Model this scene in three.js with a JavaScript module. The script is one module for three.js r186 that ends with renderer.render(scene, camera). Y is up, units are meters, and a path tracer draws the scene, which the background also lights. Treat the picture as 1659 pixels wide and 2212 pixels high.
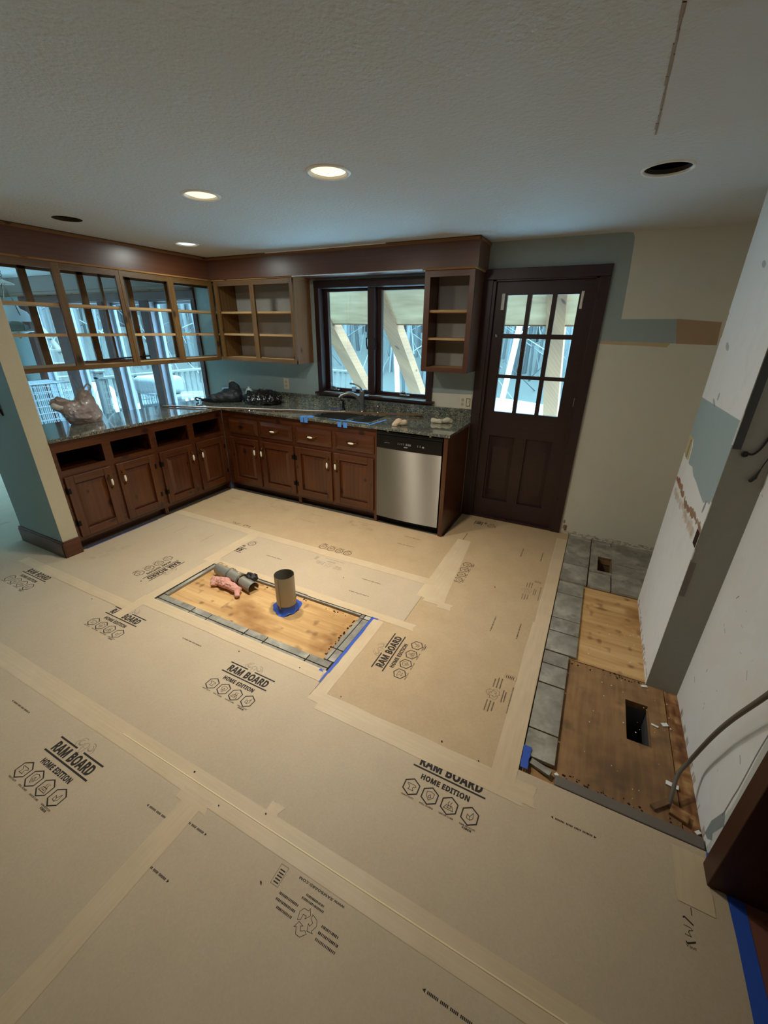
import * as THREE from 'three';
import { RoundedBoxGeometry } from 'three/addons/geometries/RoundedBoxGeometry.js';
import { mergeGeometries, mergeVertices, toCreasedNormals } from 'three/addons/utils/BufferGeometryUtils.js';
import { MarchingCubes } from 'three/addons/objects/MarchingCubes.js';
import { RectAreaLightUniformsLib } from 'three/addons/lights/RectAreaLightUniformsLib.js';

// ------------------------------------------------------------------ camera, sky, exposure
RectAreaLightUniformsLib.init();
const scene = new THREE.Scene();
const renderer = new THREE.WebGLRenderer({ antialias: true });
renderer.toneMapping = THREE.LinearToneMapping;
renderer.toneMappingExposure = 1.0;
renderer.shadowMap.enabled = true;
const camera = new THREE.PerspectiveCamera(2 * Math.atan(1106 / 888.7) * 180 / Math.PI, 1659 / 2212, 0.02, 200);
camera.position.set(3.5132, 1.6788, 3.1502);
camera.rotation.set(-0.4182, 0.4642, 0.0127, 'YXZ');
scene.add(camera);
scene.background = new THREE.Color().setRGB(0.31, 0.70, 1.0);      // bluish overcast winter sky
scene.backgroundIntensity = 19.0;
const LAMP_WARM = new THREE.Color().setRGB(1.0, 0.93, 0.81), LAMP_COOL = new THREE.Color().setRGB(0.92, 1.0, 0.95);
const LAMP_POWER = 185, BEAM_POWER = 7.2;                          // radiance of a lit downlight lens, candela of its reflector beam
const H = 2.305, WZ = -0.583;                                      // ceiling height, inner face of the window wall

// ------------------------------------------------------------------ random numbers and noise
let seed = 12345;
const rnd = () => { seed = (seed * 1664525 + 1013904223) >>> 0; return seed / 4294967296; };
const rr = (a, b) => a + (b - a) * rnd();
const hash = (x, y, s) => { let h = (x * 374761393 + y * 668265263 + s * 2147483647) | 0; h = Math.imul(h ^ (h >>> 13), 1274126177); h ^= h >>> 16; return (h >>> 0) / 4294967296; };
const sm = (t) => t * t * (3 - 2 * t);
function vn(x, y, px, py, s) {      // periodic value noise
  const xi = Math.floor(x), yi = Math.floor(y), fx = sm(x - xi), fy = sm(y - yi);
  const m = (a, n) => ((a % n) + n) % n, a = m(xi, px), b = m(xi + 1, px), c = m(yi, py), d = m(yi + 1, py);
  const q = hash(a, c, s), r = hash(b, c, s), t = hash(a, d, s), u = hash(b, d, s);
  return q + (r - q) * fx + (t + (u - t) * fx - q - (r - q) * fx) * fy;
}
function fbm(u, v, fx, fy, oct, s) { let a = 0, w = 0.5, t = 0; for (let i = 0; i < oct; i++) { a += w * vn(u * fx, v * fy, fx, fy, s + i * 17); t += w; w *= 0.5; fx *= 2; fy *= 2; } return a / t; }
function n3(x, y, z, s = 0) {       // 3-D value noise, -1..1
  const xi = Math.floor(x), yi = Math.floor(y), zi = Math.floor(z), fx = sm(x - xi), fy = sm(y - yi), fz = sm(z - zi);
  const h = (i, j, k) => hash(xi + i + (zi + k) * 57, yi + j, s);
  const l = (a, b, t) => a + (b - a) * t;
  return 2 * l(l(l(h(0, 0, 0), h(1, 0, 0), fx), l(h(0, 1, 0), h(1, 1, 0), fx), fy), l(l(h(0, 0, 1), h(1, 0, 1), fx), l(h(0, 1, 1), h(1, 1, 1), fx), fy), fz) - 1;
}
const hex = (c) => [(c >> 16) & 255, (c >> 8) & 255, c & 255];
const mix3 = (a, b, t) => [a[0] + (b[0] - a[0]) * t, a[1] + (b[1] - a[1]) * t, a[2] + (b[2] - a[2]) * t];
const clamp = (x, a = 0, b = 1) => Math.min(b, Math.max(a, x));
function tex(w, h, mw, mh, fn, srgb = true) {   // texture of mw x mh metres
  const d = new Uint8Array(w * h * 4);
  for (let j = 0; j < h; j++) for (let i = 0; i < w; i++) { const c = fn((i + 0.5) / w, (j + 0.5) / h), k = (j * w + i) * 4; d[k] = clamp(c[0], 0, 255); d[k + 1] = clamp(c[1], 0, 255); d[k + 2] = clamp(c[2], 0, 255); d[k + 3] = 255; }
  const t = new THREE.DataTexture(d, w, h); t.wrapS = t.wrapT = THREE.RepeatWrapping; t.magFilter = THREE.LinearFilter; t.minFilter = THREE.LinearMipmapLinearFilter; t.generateMipmaps = true;
  t.repeat.set(1 / mw, 1 / mh); if (srgb) t.colorSpace = THREE.SRGBColorSpace; t.needsUpdate = true; return t;
}
const grey = (w, h, mw, mh, fn) => tex(w, h, mw, mh, (u, v) => { const g = 255 * fn(u, v); return [g, g, g]; }, false);
function woodTex(c1, c2, s, knots = 6, contrast = 1) {      // grain along u, 1.6 m x 0.4 m
  const K = []; for (let i = 0; i < knots; i++) K.push([hash(i, 1, s), hash(i, 2, s), 0.010 + 0.014 * hash(i, 3, s)]);
  const a = hex(c1), b = hex(c2), dark = [b[0] * 0.6, b[1] * 0.54, b[2] * 0.48];
  return tex(1024, 256, 1.6, 0.4, (u, v) => {
    let bend = 0, kn = 0;
    for (const [ku, kv, r] of K) { let du = u - ku, dv = v - kv; du -= Math.round(du); dv -= Math.round(dv); const q = Math.hypot(du * 1.6 / 1.5, dv * 0.4) / r; kn = Math.max(kn, clamp(1.25 - q)); bend += 0.09 * Math.exp(-q * q * 0.3) * Math.sign(dv); }
    const w = v + 0.06 * fbm(u, v, 3, 3, 3, s) + bend;
    const rings = 0.5 + 0.5 * Math.sin(w * 60 + 5 * fbm(u, v, 2, 6, 3, s + 5));
    const fine = fbm(u, v, 10, 220, 2, s + 9), patch = fbm(u, v, 4, 3, 3, s + 2);
    const t = clamp(0.5 + contrast * (0.22 * (rings - 0.5) + 0.55 * (fine - 0.5) + 0.7 * (patch - 0.5)));
    return mix3(mix3(a, b, t), dark, clamp(kn * 1.3));
  });
}
const T = {
  cab: woodTex(0x5f300e, 0x3a1905, 3, 8, 1.1), soffit: woodTex(0x683d24, 0x4e2c19, 11, 0, 0.9), upper: woodTex(0x7b5b30, 0x573c1e, 23, 5, 1.1),
  dark: woodTex(0x35191a, 0x24100f, 31, 2, 0.8), pine: woodTex(0xcaa777, 0xab8452, 41, 5, 0.9), ply: tex(1024, 512, 1.4, 0.7, (u, v) => { const g = fbm(u, v, 7, 90, 3, 53), w = fbm(u + 0.03 * fbm(u, v, 3, 3, 2, 51), v, 3, 14, 3, 55), st = fbm(u, v, 6, 4, 4, 58), k = fbm(u, v, 26, 14, 2, 59); let c = mix3([214, 174, 118], [180, 136, 82], clamp(1.5 * w - 0.35 + 0.7 * (g - 0.5))); c = mix3(c, [150, 104, 56], clamp(3.2 * st - 1.75)); return mix3(c, [122, 88, 54], clamp(3 * k - 2.05)); }), beam: woodTex(0xb98259, 0x8f6246, 61, 3, 1),
  plyOld: tex(512, 512, 0.8, 0.8, (u, v) => { const a = fbm(u, v, 3, 5, 4, 71), b = fbm(u, v, 60, 8, 2, 73), c = fbm(u, v, 9, 9, 3, 77); return mix3(mix3([168, 128, 84], [112, 84, 56], clamp(1.9 * a - 0.45 + 0.5 * (b - 0.5))), [92, 72, 50], clamp(2.6 * c - 1.55)); }),
  osb: tex(512, 512, 0.5, 0.5, (u, v) => { const a = fbm(u, v, 22, 9, 2, 81), b = fbm(u, v, 8, 26, 2, 85), c = fbm(u, v, 5, 5, 3, 88); return mix3(mix3([150, 104, 62], [205, 165, 112], clamp(1.6 * a - 0.3)), [82, 44, 20], clamp(2 * b * c)); }),
  kraft: tex(512, 512, 0.7, 0.7, (u, v) => { const a = fbm(u, v, 5, 5, 4, 91), b = fbm(u, v, 120, 120, 2, 94), c = vn(u * 256, v * 256, 256, 256, 99); const k = 10 * (a - 0.5) + 9 * (b - 0.5) + (c > 0.985 ? -14 : 0); return [193 + k, 172 + k, 143 + k * 0.9]; }),
  kraftD: tex(256, 256, 0.7, 0.7, (u, v) => { const k = 12 * (fbm(u, v, 6, 6, 4, 191) - 0.5) + 8 * (fbm(u, v, 90, 90, 2, 194) - 0.5); return [190 + k, 162 + k, 124 + k * 0.9]; }),
  tape: tex(256, 256, 0.4, 0.4, (u, v) => { const a = fbm(u, v, 4, 4, 4, 101), b = fbm(u, v, 3, 60, 2, 104); const k = 16 * (a - 0.5) + 10 * (b - 0.5); return [206 + k, 182 + k, 147 + k]; }),
  granite: tex(512, 512, 0.4, 0.4, (u, v) => { const a = fbm(u, v, 60, 60, 2, 111), b = fbm(u, v, 90, 90, 2, 115), c = fbm(u, v, 9, 9, 3, 118); let q = mix3([128, 130, 118], [84, 92, 88], clamp(2 * c - 0.5)); if (a > 0.62) q = mix3(q, [182, 168, 134], clamp((a - 0.62) * 9)); if (b > 0.64) q = mix3(q, [22, 26, 26], clamp((b - 0.64) * 12)); return q; }),
  tile: tex(512, 512, 0.6, 0.6, (u, v) => { const a = fbm(u, v, 5, 6, 5, 121), b = fbm(u, v, 14, 9, 3, 124), c = fbm(u, v, 50, 50, 2, 129); const t = clamp(2.1 * a - 0.6); return mix3(mix3([126, 122, 110], [182, 176, 160], t), [104, 99, 88], clamp(2.2 * b - 1.2) + 0.25 * (c - 0.5)); }),
  drywall: tex(256, 256, 1, 1, (u, v) => { const k = 12 * (fbm(u, v, 4, 4, 4, 131) - 0.5) + 6 * (fbm(u, v, 70, 70, 2, 133) - 0.5); return [236 + k, 236 + k, 232 + k]; }),
  stipple: grey(512, 512, 0.5, 0.5, (u, v) => fbm(u, v, 44, 44, 3, 141)), orange: grey(512, 512, 0.5, 0.5, (u, v) => fbm(u, v, 60, 60, 2, 143)),
  roof: tex(512, 512, 1.2, 1.2, (u, v) => { const a = fbm(u, v, 24, 3, 3, 151), b = fbm(u, v, 4, 4, 3, 153); return mix3([226, 184, 142], [180, 138, 100], clamp(1.3 * a + 0.7 * b - 0.55)); }),
};
const M = {};
const std = (o) => new THREE.MeshStandardMaterial(o), phy = (o) => new THREE.MeshPhysicalMaterial(o);
M.cab = phy({ map: T.cab, roughness: 0.4, clearcoat: 0.4, clearcoatRoughness: 0.2 });
M.soffit = phy({ map: T.soffit, roughness: 0.38, clearcoat: 0.25, clearcoatRoughness: 0.3 });
M.upper = std({ map: T.upper, roughness: 0.5 });
M.dark = phy({ map: T.dark, roughness: 0.42, clearcoat: 0.2, clearcoatRoughness: 0.35 });
M.pine = std({ map: T.pine, roughness: 0.75 }); M.ply = std({ map: T.ply, roughness: 0.85 }); M.plyOld = std({ map: T.plyOld, roughness: 0.9 }); M.osb = std({ map: T.osb, roughness: 0.9 });
M.beam = std({ map: T.beam, roughness: 0.85 }); M.kraft = std({ map: T.kraft, roughness: 0.62 }); M.kraftD = std({ map: T.kraftD, roughness: 0.62 }); M.tape = std({ map: T.tape, roughness: 0.5 });
M.granite = phy({ map: T.granite, roughness: 0.09, specularIntensity: 1, clearcoat: 1, clearcoatRoughness: 0.03, ior: 1.7 });
M.tile = std({ map: T.tile, roughness: 0.6 }); M.grout = std({ color: 0x4a453d, roughness: 0.95 });
M.white = std({ map: T.drywall, roughness: 0.9 }); M.sage = std({ map: T.drywall, color: 0xabbec1, roughness: 0.85 }); M.cream = std({ map: T.drywall, color: 0xd6cdb2, roughness: 0.85 });
M.blueGrey = std({ map: T.drywall, color: 0xa3b6ba, roughness: 0.85 });
M.ceil = std({ color: 0xc6c7c3, roughness: 0.95, bumpMap: T.stipple, bumpScale: 0.0028 });
M.ceilPatch = std({ color: 0xc4c4c0, roughness: 0.95, bumpMap: T.orange, bumpScale: 0.001 });
M.black = std({ color: 0x0c0c0d, roughness: 0.6 }); M.blackGloss = std({ color: 0x070708, roughness: 0.22 }); M.joist = std({ map: T.pine, color: 0xc9b49a, roughness: 0.9 }); M.soil = std({ color: 0x6b5644, roughness: 1 }); M.can = std({ color: 0x9a9a98, metalness: 0.8, roughness: 0.5 });
M.steel = phy({ color: 0xa19c92, metalness: 1, roughness: 0.47, anisotropy: 1, anisotropyRotation: Math.PI / 2 });
M.sinkSteel = std({ color: 0xb5b5b2, metalness: 1, roughness: 0.28 }); M.nickel = std({ color: 0x9c9a96, metalness: 1, roughness: 0.3 });
M.duct = std({ color: 0xa8a294, metalness: 0.7, roughness: 0.5 }); M.brass = std({ color: 0x6e4a1e, metalness: 1, roughness: 0.35 }); M.ceramic = phy({ color: 0xeee6d2, roughness: 0.25, clearcoat: 0.5 });
M.iron = std({ color: 0x171311, metalness: 0.6, roughness: 0.5 }); M.blue = std({ color: 0x2f55b4, roughness: 0.55 }); M.blueLight = std({ color: 0x4d8fe0, roughness: 0.5 });
M.glass = phy({ color: 0xffffff, transmission: 1, thickness: 0, roughness: 0, ior: 1.5 }); M.plasticW = std({ color: 0xe6e2d6, roughness: 0.4 }); M.plate = std({ color: 0xd9cfb6, roughness: 0.45 });
M.snow = std({ color: 0xf4f6f8, roughness: 0.9 }); M.ink = std({ color: 0x25221f, roughness: 0.8 });

// ------------------------------------------------------------------ builders
const used = new Map();
const numbered = (n) => { const k = used.get(n) ?? 0; used.set(n, k + 1); return k ? n + '_' + String(k).padStart(3, '0') : n; };
function worldUV(g, grain, off) {
  const p = g.attributes.position, n = g.attributes.normal, uv = new Float32Array(p.count * 2), ax = ['x', 'y', 'z'];
  const o = off ?? [rr(0, 3), rr(0, 3)];
  for (let i = 0; i < p.count; i++) {
    const N = [Math.abs(n.getX(i)), Math.abs(n.getY(i)), Math.abs(n.getZ(i))], P = [p.getX(i), p.getY(i), p.getZ(i)];
    const d = N[0] > N[1] && N[0] > N[2] ? 0 : N[1] >= N[2] ? 1 : 2; let [a, b] = [0, 1, 2].filter((k) => k !== d); const gi = ax.indexOf(grain);
    if (gi === b) [a, b] = [b, a];
    uv[2 * i] = P[a] + o[0]; uv[2 * i + 1] = P[b] + o[1] + (gi === d ? 0 : P[d] * 0.73);
  }
  g.setAttribute('uv', new THREE.BufferAttribute(uv, 2)); return g;
}
function bx(x0, x1, y0, y1, z0, z1, o = {}) {       // box from its limits, uv in metres, grain along its longest side, edges chamfered by bev
  const w = Math.abs(x1 - x0), h = Math.abs(y1 - y0), d = Math.abs(z1 - z0), bev = Math.min(o.bev ?? 0, w * 0.45, h * 0.45, d * 0.45);
  const g = bev > 0 ? new RoundedBoxGeometry(w, h, d, 1, bev) : new THREE.BoxGeometry(w, h, d);
  g.translate((x0 + x1) / 2, (y0 + y1) / 2, (z0 + z1) / 2);
  const grain = o.grain ?? (w >= h && w >= d ? 'x' : h >= d ? 'y' : 'z');
  const out = g.index ? g.toNonIndexed() : g; return worldUV(out, grain, o.off);
}
const clean = (g) => { const q = g.index ? g.toNonIndexed() : g; for (const k of Object.keys(q.attributes)) if (!['position', 'normal', 'uv'].includes(k)) q.deleteAttribute(k); if (!q.attributes.uv) q.setAttribute('uv', new THREE.BufferAttribute(new Float32Array(q.attributes.position.count * 2), 2)); return q; };
const join = (...gs) => { const l = gs.flat().map(clean); return l.length === 1 ? l[0] : mergeGeometries(l); };
const absPos = (o) => { const v = new THREE.Vector3(); for (let q = o; q && q !== scene; q = q.parent) v.add(q.position); return v; };
function thing(name, label, category, pos = [0, 0, 0], group) { const o = new THREE.Group(); o.name = numbered(name); o.position.set(...pos); o.userData = { label, category }; if (group) o.userData.group = group; scene.add(o); return o; }
function struct(name, geos, mat) { const o = new THREE.Mesh(join(geos), mat); o.name = numbered(name); o.userData = { kind: 'structure' }; scene.add(o); return o; }
function structGroup(name, pos = [0, 0, 0]) { const o = new THREE.Group(); o.name = numbered(name); o.position.set(...pos); o.userData = { kind: 'structure' }; scene.add(o); return o; }
function part(parent, name, geos, mat, label) {      // geometry in world coordinates (parents are not turned)
  const g = join(geos), p = absPos(parent); g.translate(-p.x, -p.y, -p.z); const m = new THREE.Mesh(g, mat); m.name = name; if (label) m.userData.label = label; parent.add(m); return m;
}
function loc(parent, name, geos, mat, label) { const m = new THREE.Mesh(join(geos), mat); m.name = name; if (label) m.userData.label = label; parent.add(m); return m; }   // geometry in the parent's own coordinates
function solo(name, geos, mat, label, category, group, kind) {
  const g = join(geos); g.computeBoundingBox(); const b = g.boundingBox, c = [(b.min.x + b.max.x) / 2, b.min.y, (b.min.z + b.max.z) / 2]; g.translate(-c[0], -c[1], -c[2]);
  const m = new THREE.Mesh(g, mat); m.name = numbered(name); m.position.set(...c); m.userData = { label, category }; if (group) m.userData.group = group; if (kind) m.userData.kind = kind; scene.add(m); return m;
}
function tube(pts, r, seg = 40, rad = 10) { return clean(new THREE.TubeGeometry(new THREE.CatmullRomCurve3(pts.map((p) => new THREE.Vector3(...p))), seg, r, rad, false)); }
function cyl(x, y0, y1, z, r0, r1 = r0, n = 24, open = false) { const g = new THREE.CylinderGeometry(r1, r0, y1 - y0, n, 1, open); g.translate(x, (y0 + y1) / 2, z); return g; }
function lathe(prof, x, y, z, n = 40) { const g = new THREE.LatheGeometry(prof.map(([r, h]) => new THREE.Vector2(r, h)), n); g.translate(x, y, z); return g; }
function poly(pts, holes = []) { const s = new THREE.Shape(pts.map(([a, b]) => new THREE.Vector2(a, b))); for (const h of holes) s.holes.push(new THREE.Path(h.map(([a, b]) => new THREE.Vector2(a, b)))); return s; }
const rect = (a, b, c, d) => [[a, c], [b, c], [b, d], [a, d]];
function slab(pts, y0, y1, holes = [], grain = 'x') {    // floor polygon (x, z) from y0 to y1
  const g = new THREE.ExtrudeGeometry(poly(pts, holes), { depth: y1 - y0, bevelEnabled: false, curveSegments: 32 }); g.rotateX(Math.PI / 2); g.translate(0, y1, 0); g.computeVertexNormals(); return worldUV(clean(g), grain, [rr(0, 2), rr(0, 2)]);
}
function plateZ(outer, holes, z0, z1, off) {              // upright plate in x,y with openings
  const g = new THREE.ExtrudeGeometry(poly(rect(...outer), holes.map((h) => rect(...h))), { depth: z1 - z0, bevelEnabled: false }); g.translate(0, 0, z0); return worldUV(clean(g), 'x', off);
}
function sdf(fn, c, half, res) {
  const mc = new MarchingCubes(res, M.black, false, false, 120000), h = res / 2;
  for (let k = 0; k < res; k++) for (let j = 0; j < res; j++) for (let i = 0; i < res; i++) mc.field[i + j * res + k * res * res] = -fn(c[0] + half[0] * (i - h) / h, c[1] + half[1] * (j - h) / h, c[2] + half[2] * (k - h) / h);
  mc.isolation = 0; mc.update(); const n = mc.count, pos = new Float32Array(n * 3);
  for (let i = 0; i < n; i++) for (let a = 0; a < 3; a++) pos[3 * i + a] = c[a] + half[a] * mc.positionArray[3 * i + a];
  let g = new THREE.BufferGeometry(); g.setAttribute('position', new THREE.BufferAttribute(pos, 3)); g = mergeVertices(g, 1e-5); g.computeVertexNormals(); return clean(g);
}
const cap = (x, y, z, a, b, ra, rb) => { const d = [b[0] - a[0], b[1] - a[1], b[2] - a[2]], q = [x - a[0], y - a[1], z - a[2]]; const t = clamp((q[0] * d[0] + q[1] * d[1] + q[2] * d[2]) / (d[0] ** 2 + d[1] ** 2 + d[2] ** 2 + 1e-9)); return Math.hypot(q[0] - t * d[0], q[1] - t * d[1], q[2] - t * d[2]) - ra - (rb - ra) * t; };
const smin = (a, b, k) => { const h = clamp(0.5 + 0.5 * (b - a) / k); return b + (a - b) * h - k * h * (1 - h); };
const ell = (x, y, z, c, r) => { const q = Math.hypot((x - c[0]) / r[0], (y - c[1]) / r[1], (z - c[2]) / r[2]); return (q - 1) * Math.min(...r); };
const canvas = (w, h, draw) => { const c = document.createElement('canvas'); c.width = w; c.height = h; draw(c.getContext('2d'), w, h); return c; };
function planeTex(c, srgb = true) { const t = new THREE.CanvasTexture(c); if (srgb) t.colorSpace = THREE.SRGBColorSpace; t.magFilter = THREE.LinearFilter; return t; }

// ------------------------------------------------------------------ floor: base, tile bed, subfloor
struct('ground_crawlspace', bx(-5.45, 6, -1.3, -1.2, -0.73, 4.75), M.soil);
struct('wall_foundation', [bx(-5.45, 6, -1.2, -0.26, -0.73, -0.62), bx(-5.45, 6, -1.2, -0.26, 4.62, 4.75), bx(-5.45, -5.33, -1.2, -0.26, -0.62, 4.62), bx(5.88, 6, -1.2, -0.26, -0.62, 4.62), bx(4.32, 6, -0.26, -0.2, -0.73, 1.86), bx(4.32, 6, -0.26, -0.2, 3.5, 4.75)], M.grout);
struct('floor', [slab(rect(-5.3, 3.52, WZ, 1.277), -0.26, -0.0035), slab(rect(-5.3, 1.107, 1.277, 1.79), -0.26, -0.0035), slab(rect(2.502, 3.52, 1.277, 1.79), -0.26, -0.0035), slab(rect(-5.3, 3.52, 1.79, 1.872), -0.26, -0.0035), slab(rect(-5.3, 4.24, 1.872, 4.6), -0.26, -0.0035)], M.grout);
struct('floor', slab(rect(4.24, 5.8, 1.95, 3.4), -0.26, 0), std({ color: 0x7a4a3a, roughness: 0.6 }));
const circ0 = (x, z, r, n = 32) => Array.from({ length: n }, (_, i) => [x + r * Math.cos(2 * Math.PI * i / n), z + r * Math.sin(2 * Math.PI * i / n)]);
const subfloor = structGroup('floor');
part(subfloor, 'plywood_sheet', slab(rect(1.107, 2.502, 1.277, 1.79), -0.06, -0.024, [circ0(1.945, 1.435, 0.061)], 'x'), M.ply, 'stained plywood subfloor inside the island cutout');
part(subfloor, 'plywood_sheet', slab(rect(3.52, 4.10, 0.235, 1.058), -0.06, -0.024, [], 'x'), M.ply);
part(subfloor, 'plywood_sheet', slab(rect(3.52, 4.112, 1.062, 1.86), -0.062, -0.026, [rect(3.935, 4.035, 1.225, 1.475)], 'x'), M.plyOld, 'worn brown plywood with a rectangular duct hole');
part(subfloor, 'strand_board', slab(rect(4.116, 4.30, 1.062, 1.86), -0.064, -0.03, [], 'z'), M.osb, 'rough strand board along the wall');
part(subfloor, 'plywood_sheet', slab(rect(3.52, 4.30, WZ, 0.231), -0.062, -0.026, [rect(3.772, 3.866, -0.262, -0.038)], 'x'), M.plyOld);
{ // sheet metal boots below the two floor openings, open to the crawl space
  const v = thing('duct_boot', 'sheet metal duct boot in the hole of worn plywood', 'duct', [3.985, -0.5, 1.35]);
  part(v, 'wall', [bx(3.93, 3.932, -0.5, -0.03, 1.22, 1.48), bx(4.038, 4.04, -0.5, -0.03, 1.22, 1.48), bx(3.93, 4.04, -0.5, -0.03, 1.218, 1.22), bx(3.93, 4.04, -0.5, -0.03, 1.48, 1.482)], std({ color: 0x8d9092, metalness: 0.8, roughness: 0.5 }));
  const w = thing('duct_boot', 'brown rimmed duct boot in the hole between the grey tiles', 'duct', [3.82, -0.2, -0.15]);
  part(w, 'wall', [bx(3.768, 3.77, -0.18, -0.004, -0.268, -0.032), bx(3.868, 3.87, -0.18, -0.004, -0.268, -0.032), bx(3.768, 3.87, -0.18, -0.004, -0.27, -0.268), bx(3.768, 3.87, -0.18, -0.004, -0.032, -0.03)], std({ color: 0x6f5a3c, roughness: 0.7 }));
  part(w, 'bottom', bx(3.768, 3.87, -0.19, -0.18, -0.27, -0.03), std({ color: 0x6f5a3c, roughness: 0.8 }));
}
const tiles = structGroup('floor');
let tileN = 0;
function tile(x0, x1, z0, z1, hole) {
  const g = hole ? slab(rect(x0, x1, z0, z1), -0.024, -0.004, [rect(...hole)]) : bx(x0, x1, -0.024, -0.004 - rr(0, 0.0015), z0, z1, { bev: 0.0025 });
  part(tiles, tileN++ ? 'tile_' + String(tileN - 1).padStart(3, '0') : 'tile', g, M.tile);
}
for (const a of [[3.522, 3.707, -0.58, -0.52], [3.522, 3.707, -0.514, -0.198], [3.522, 3.707, -0.192, -0.040], [3.522, 3.704, -0.034, 0.226], [3.713, 3.861, -0.58, -0.512], [3.713, 3.861, 0.012, 0.226],
  [3.868, 4.19, -0.58, -0.52], [3.868, 4.19, -0.514, -0.199], [3.868, 4.19, -0.192, -0.048], [3.868, 4.19, -0.042, 0.226], [3.524, 3.69, 0.252, 0.413], [3.524, 3.69, 0.42, 0.72], [3.524, 3.69, 0.727, 0.862], [3.524, 3.69, 0.869, 1.055],
  [3.524, 3.653, 1.066, 1.170], [3.524, 3.653, 1.177, 1.324], [3.524, 3.653, 1.331, 1.630], [3.524, 3.653, 1.637, 1.782]]) tile(...a);
tile(3.713, 3.861 + 0.007, -0.505, 0.005, [3.770, 3.8675, -0.27, -0.03]);
for (const [a, b] of [[1.112, 1.422], [1.429, 1.577], [1.584, 1.882], [1.889, 2.037], [2.044, 2.342], [2.349, 2.49]]) { tile(a, b, 1.722, 1.765); tile(a, b, 1.771, 1.789); }
for (const [a, b] of [[1.28, 1.314], [1.32, 1.618], [1.625, 1.716]]) { tile(2.428, 2.452, a, b); tile(2.457, 2.498, a, b); }
tile(1.110, 1.138, 1.28, 1.716); tile(1.142, 1.76, 1.279, 1.295); tile(1.766, 2.424, 1.279, 1.295);
// dark tile row left bare at the foot of the cabinets
for (let k = 0; k < 6; k++) tile(-0.075, -0.004, 0.03 + k * 0.27, 0.03 + k * 0.27 + 0.262);
for (let k = 0; k < 7; k++) tile(-0.07 + k * 0.27, -0.07 + k * 0.27 + 0.262, -0.075, -0.008);

// ------------------------------------------------------------------ ceiling with round openings
const circ = (x, z, r, n = 40) => Array.from({ length: n }, (_, i) => [x + r * Math.cos(2 * Math.PI * i / n), z + r * Math.sin(2 * Math.PI * i / n)]);
const LIT = [[2.269, 1.253, 0.085], [1.466, 1.239, 0.085], [0.229, 0.31, 0.085]], EMPTY = [[0.237, 1.229, 0.083], [3.591, 0.70, 0.092]];
struct('ceiling', slab([[-5.45, -0.73], [6, -0.73], [6, 1.1], [3.52, 1.1], [3.52, 4.75], [-5.45, 4.75]], H, H + 0.02, [...LIT, ...EMPTY].map(([x, z, r]) => circ(x, z, r))), M.ceil);
struct('ceiling', slab(rect(3.52, 6.0, 1.1, 4.75), H - 0.002, H + 0.02), M.ceilPatch);
struct('roof_deck', bx(-5.45, 6, H + 0.22, H + 0.26, -0.73, 4.75), M.joist);
struct('joist', [bx(5.9, 6, H, H + 0.22, -0.73, 4.75), ...[-1.2, 0.62, 1.85, 3.1].map((x) => bx(x, x + 0.04, H + 0.021, H + 0.22, -0.7, 4.6))], M.joist);
{ // ragged brown edge where a wall was taken out
  const g = []; for (let i = 0; i < 26; i++) { const z = 1.1 + i * 0.05; g.push(bx(3.513 + rr(-0.003, 0.002), 3.519 + rr(-0.002, 0.001), H - 0.003, H, z, z + rr(0.045, 0.056))); }
  struct('trim_1', g, std({ color: 0x9a8a78, roughness: 1 }));
}
const lensMat = { w: std({ color: 0xfff0d0, emissive: new THREE.Color().setRGB(1.0, 0.86, 0.56), emissiveIntensity: 1.25, roughness: 0.5 }), c: std({ color: 0xf4ffff, emissive: new THREE.Color().setRGB(0.85, 1.0, 0.98), emissiveIntensity: 1.2, roughness: 0.5 }) };
const canLabels = ['lit warm recessed ceiling light over the sink end of the island', 'lit warm recessed ceiling light over the duct end of the island', 'lit cool white recessed ceiling light near the corner soffit'];
LIT.forEach(([x, z, r], i) => {
  const t = thing('recessed_light', canLabels[i], 'ceiling light', [x, H, z], 'recessed ceiling lights');
  part(t, 'trim_ring', lathe([[r - 0.007, 0.012], [r - 0.004, -0.004], [r + 0.006, -0.006], [r + 0.014, -0.001], [r + 0.014, 0.0], [r - 0.004, 0.002]], x, H, z, 48), M.plasticW);
  part(t, 'housing', lathe([[0.001, 0.16], [r - 0.004, 0.16], [r - 0.004, 0.0]], x, H, z, 40), M.can);
  part(t, 'lens', lathe([[0.0005, -0.004], [r * 0.6, -0.002], [r - 0.008, 0.006]], x, H, z, 40), i === 2 ? lensMat.c : lensMat.w, 'glowing round lens');
  const l = new THREE.RectAreaLight(i === 2 ? LAMP_COOL : LAMP_WARM, LAMP_POWER * [1, 1, 0.55][i], 0.135, 0.135); l.name = 'lamp_light'; l.position.set(0, -0.012, 0); l.lookAt(l.position.x, -5, l.position.z); l.rotation.set(-Math.PI / 2, 0, 0); t.add(l);
  const b = new THREE.SpotLight(i === 2 ? LAMP_COOL : LAMP_WARM, BEAM_POWER * [1.15, 1, 0.4][i], 0, 0.98, 1, 2); b.name = 'lamp_beam'; b.position.set(0, -0.014, 0); b.target.position.set(0, -2, 0); b.shadow.radius = 3; t.add(b); t.add(b.target); b.target.name = 'lamp_aim';
});
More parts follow.
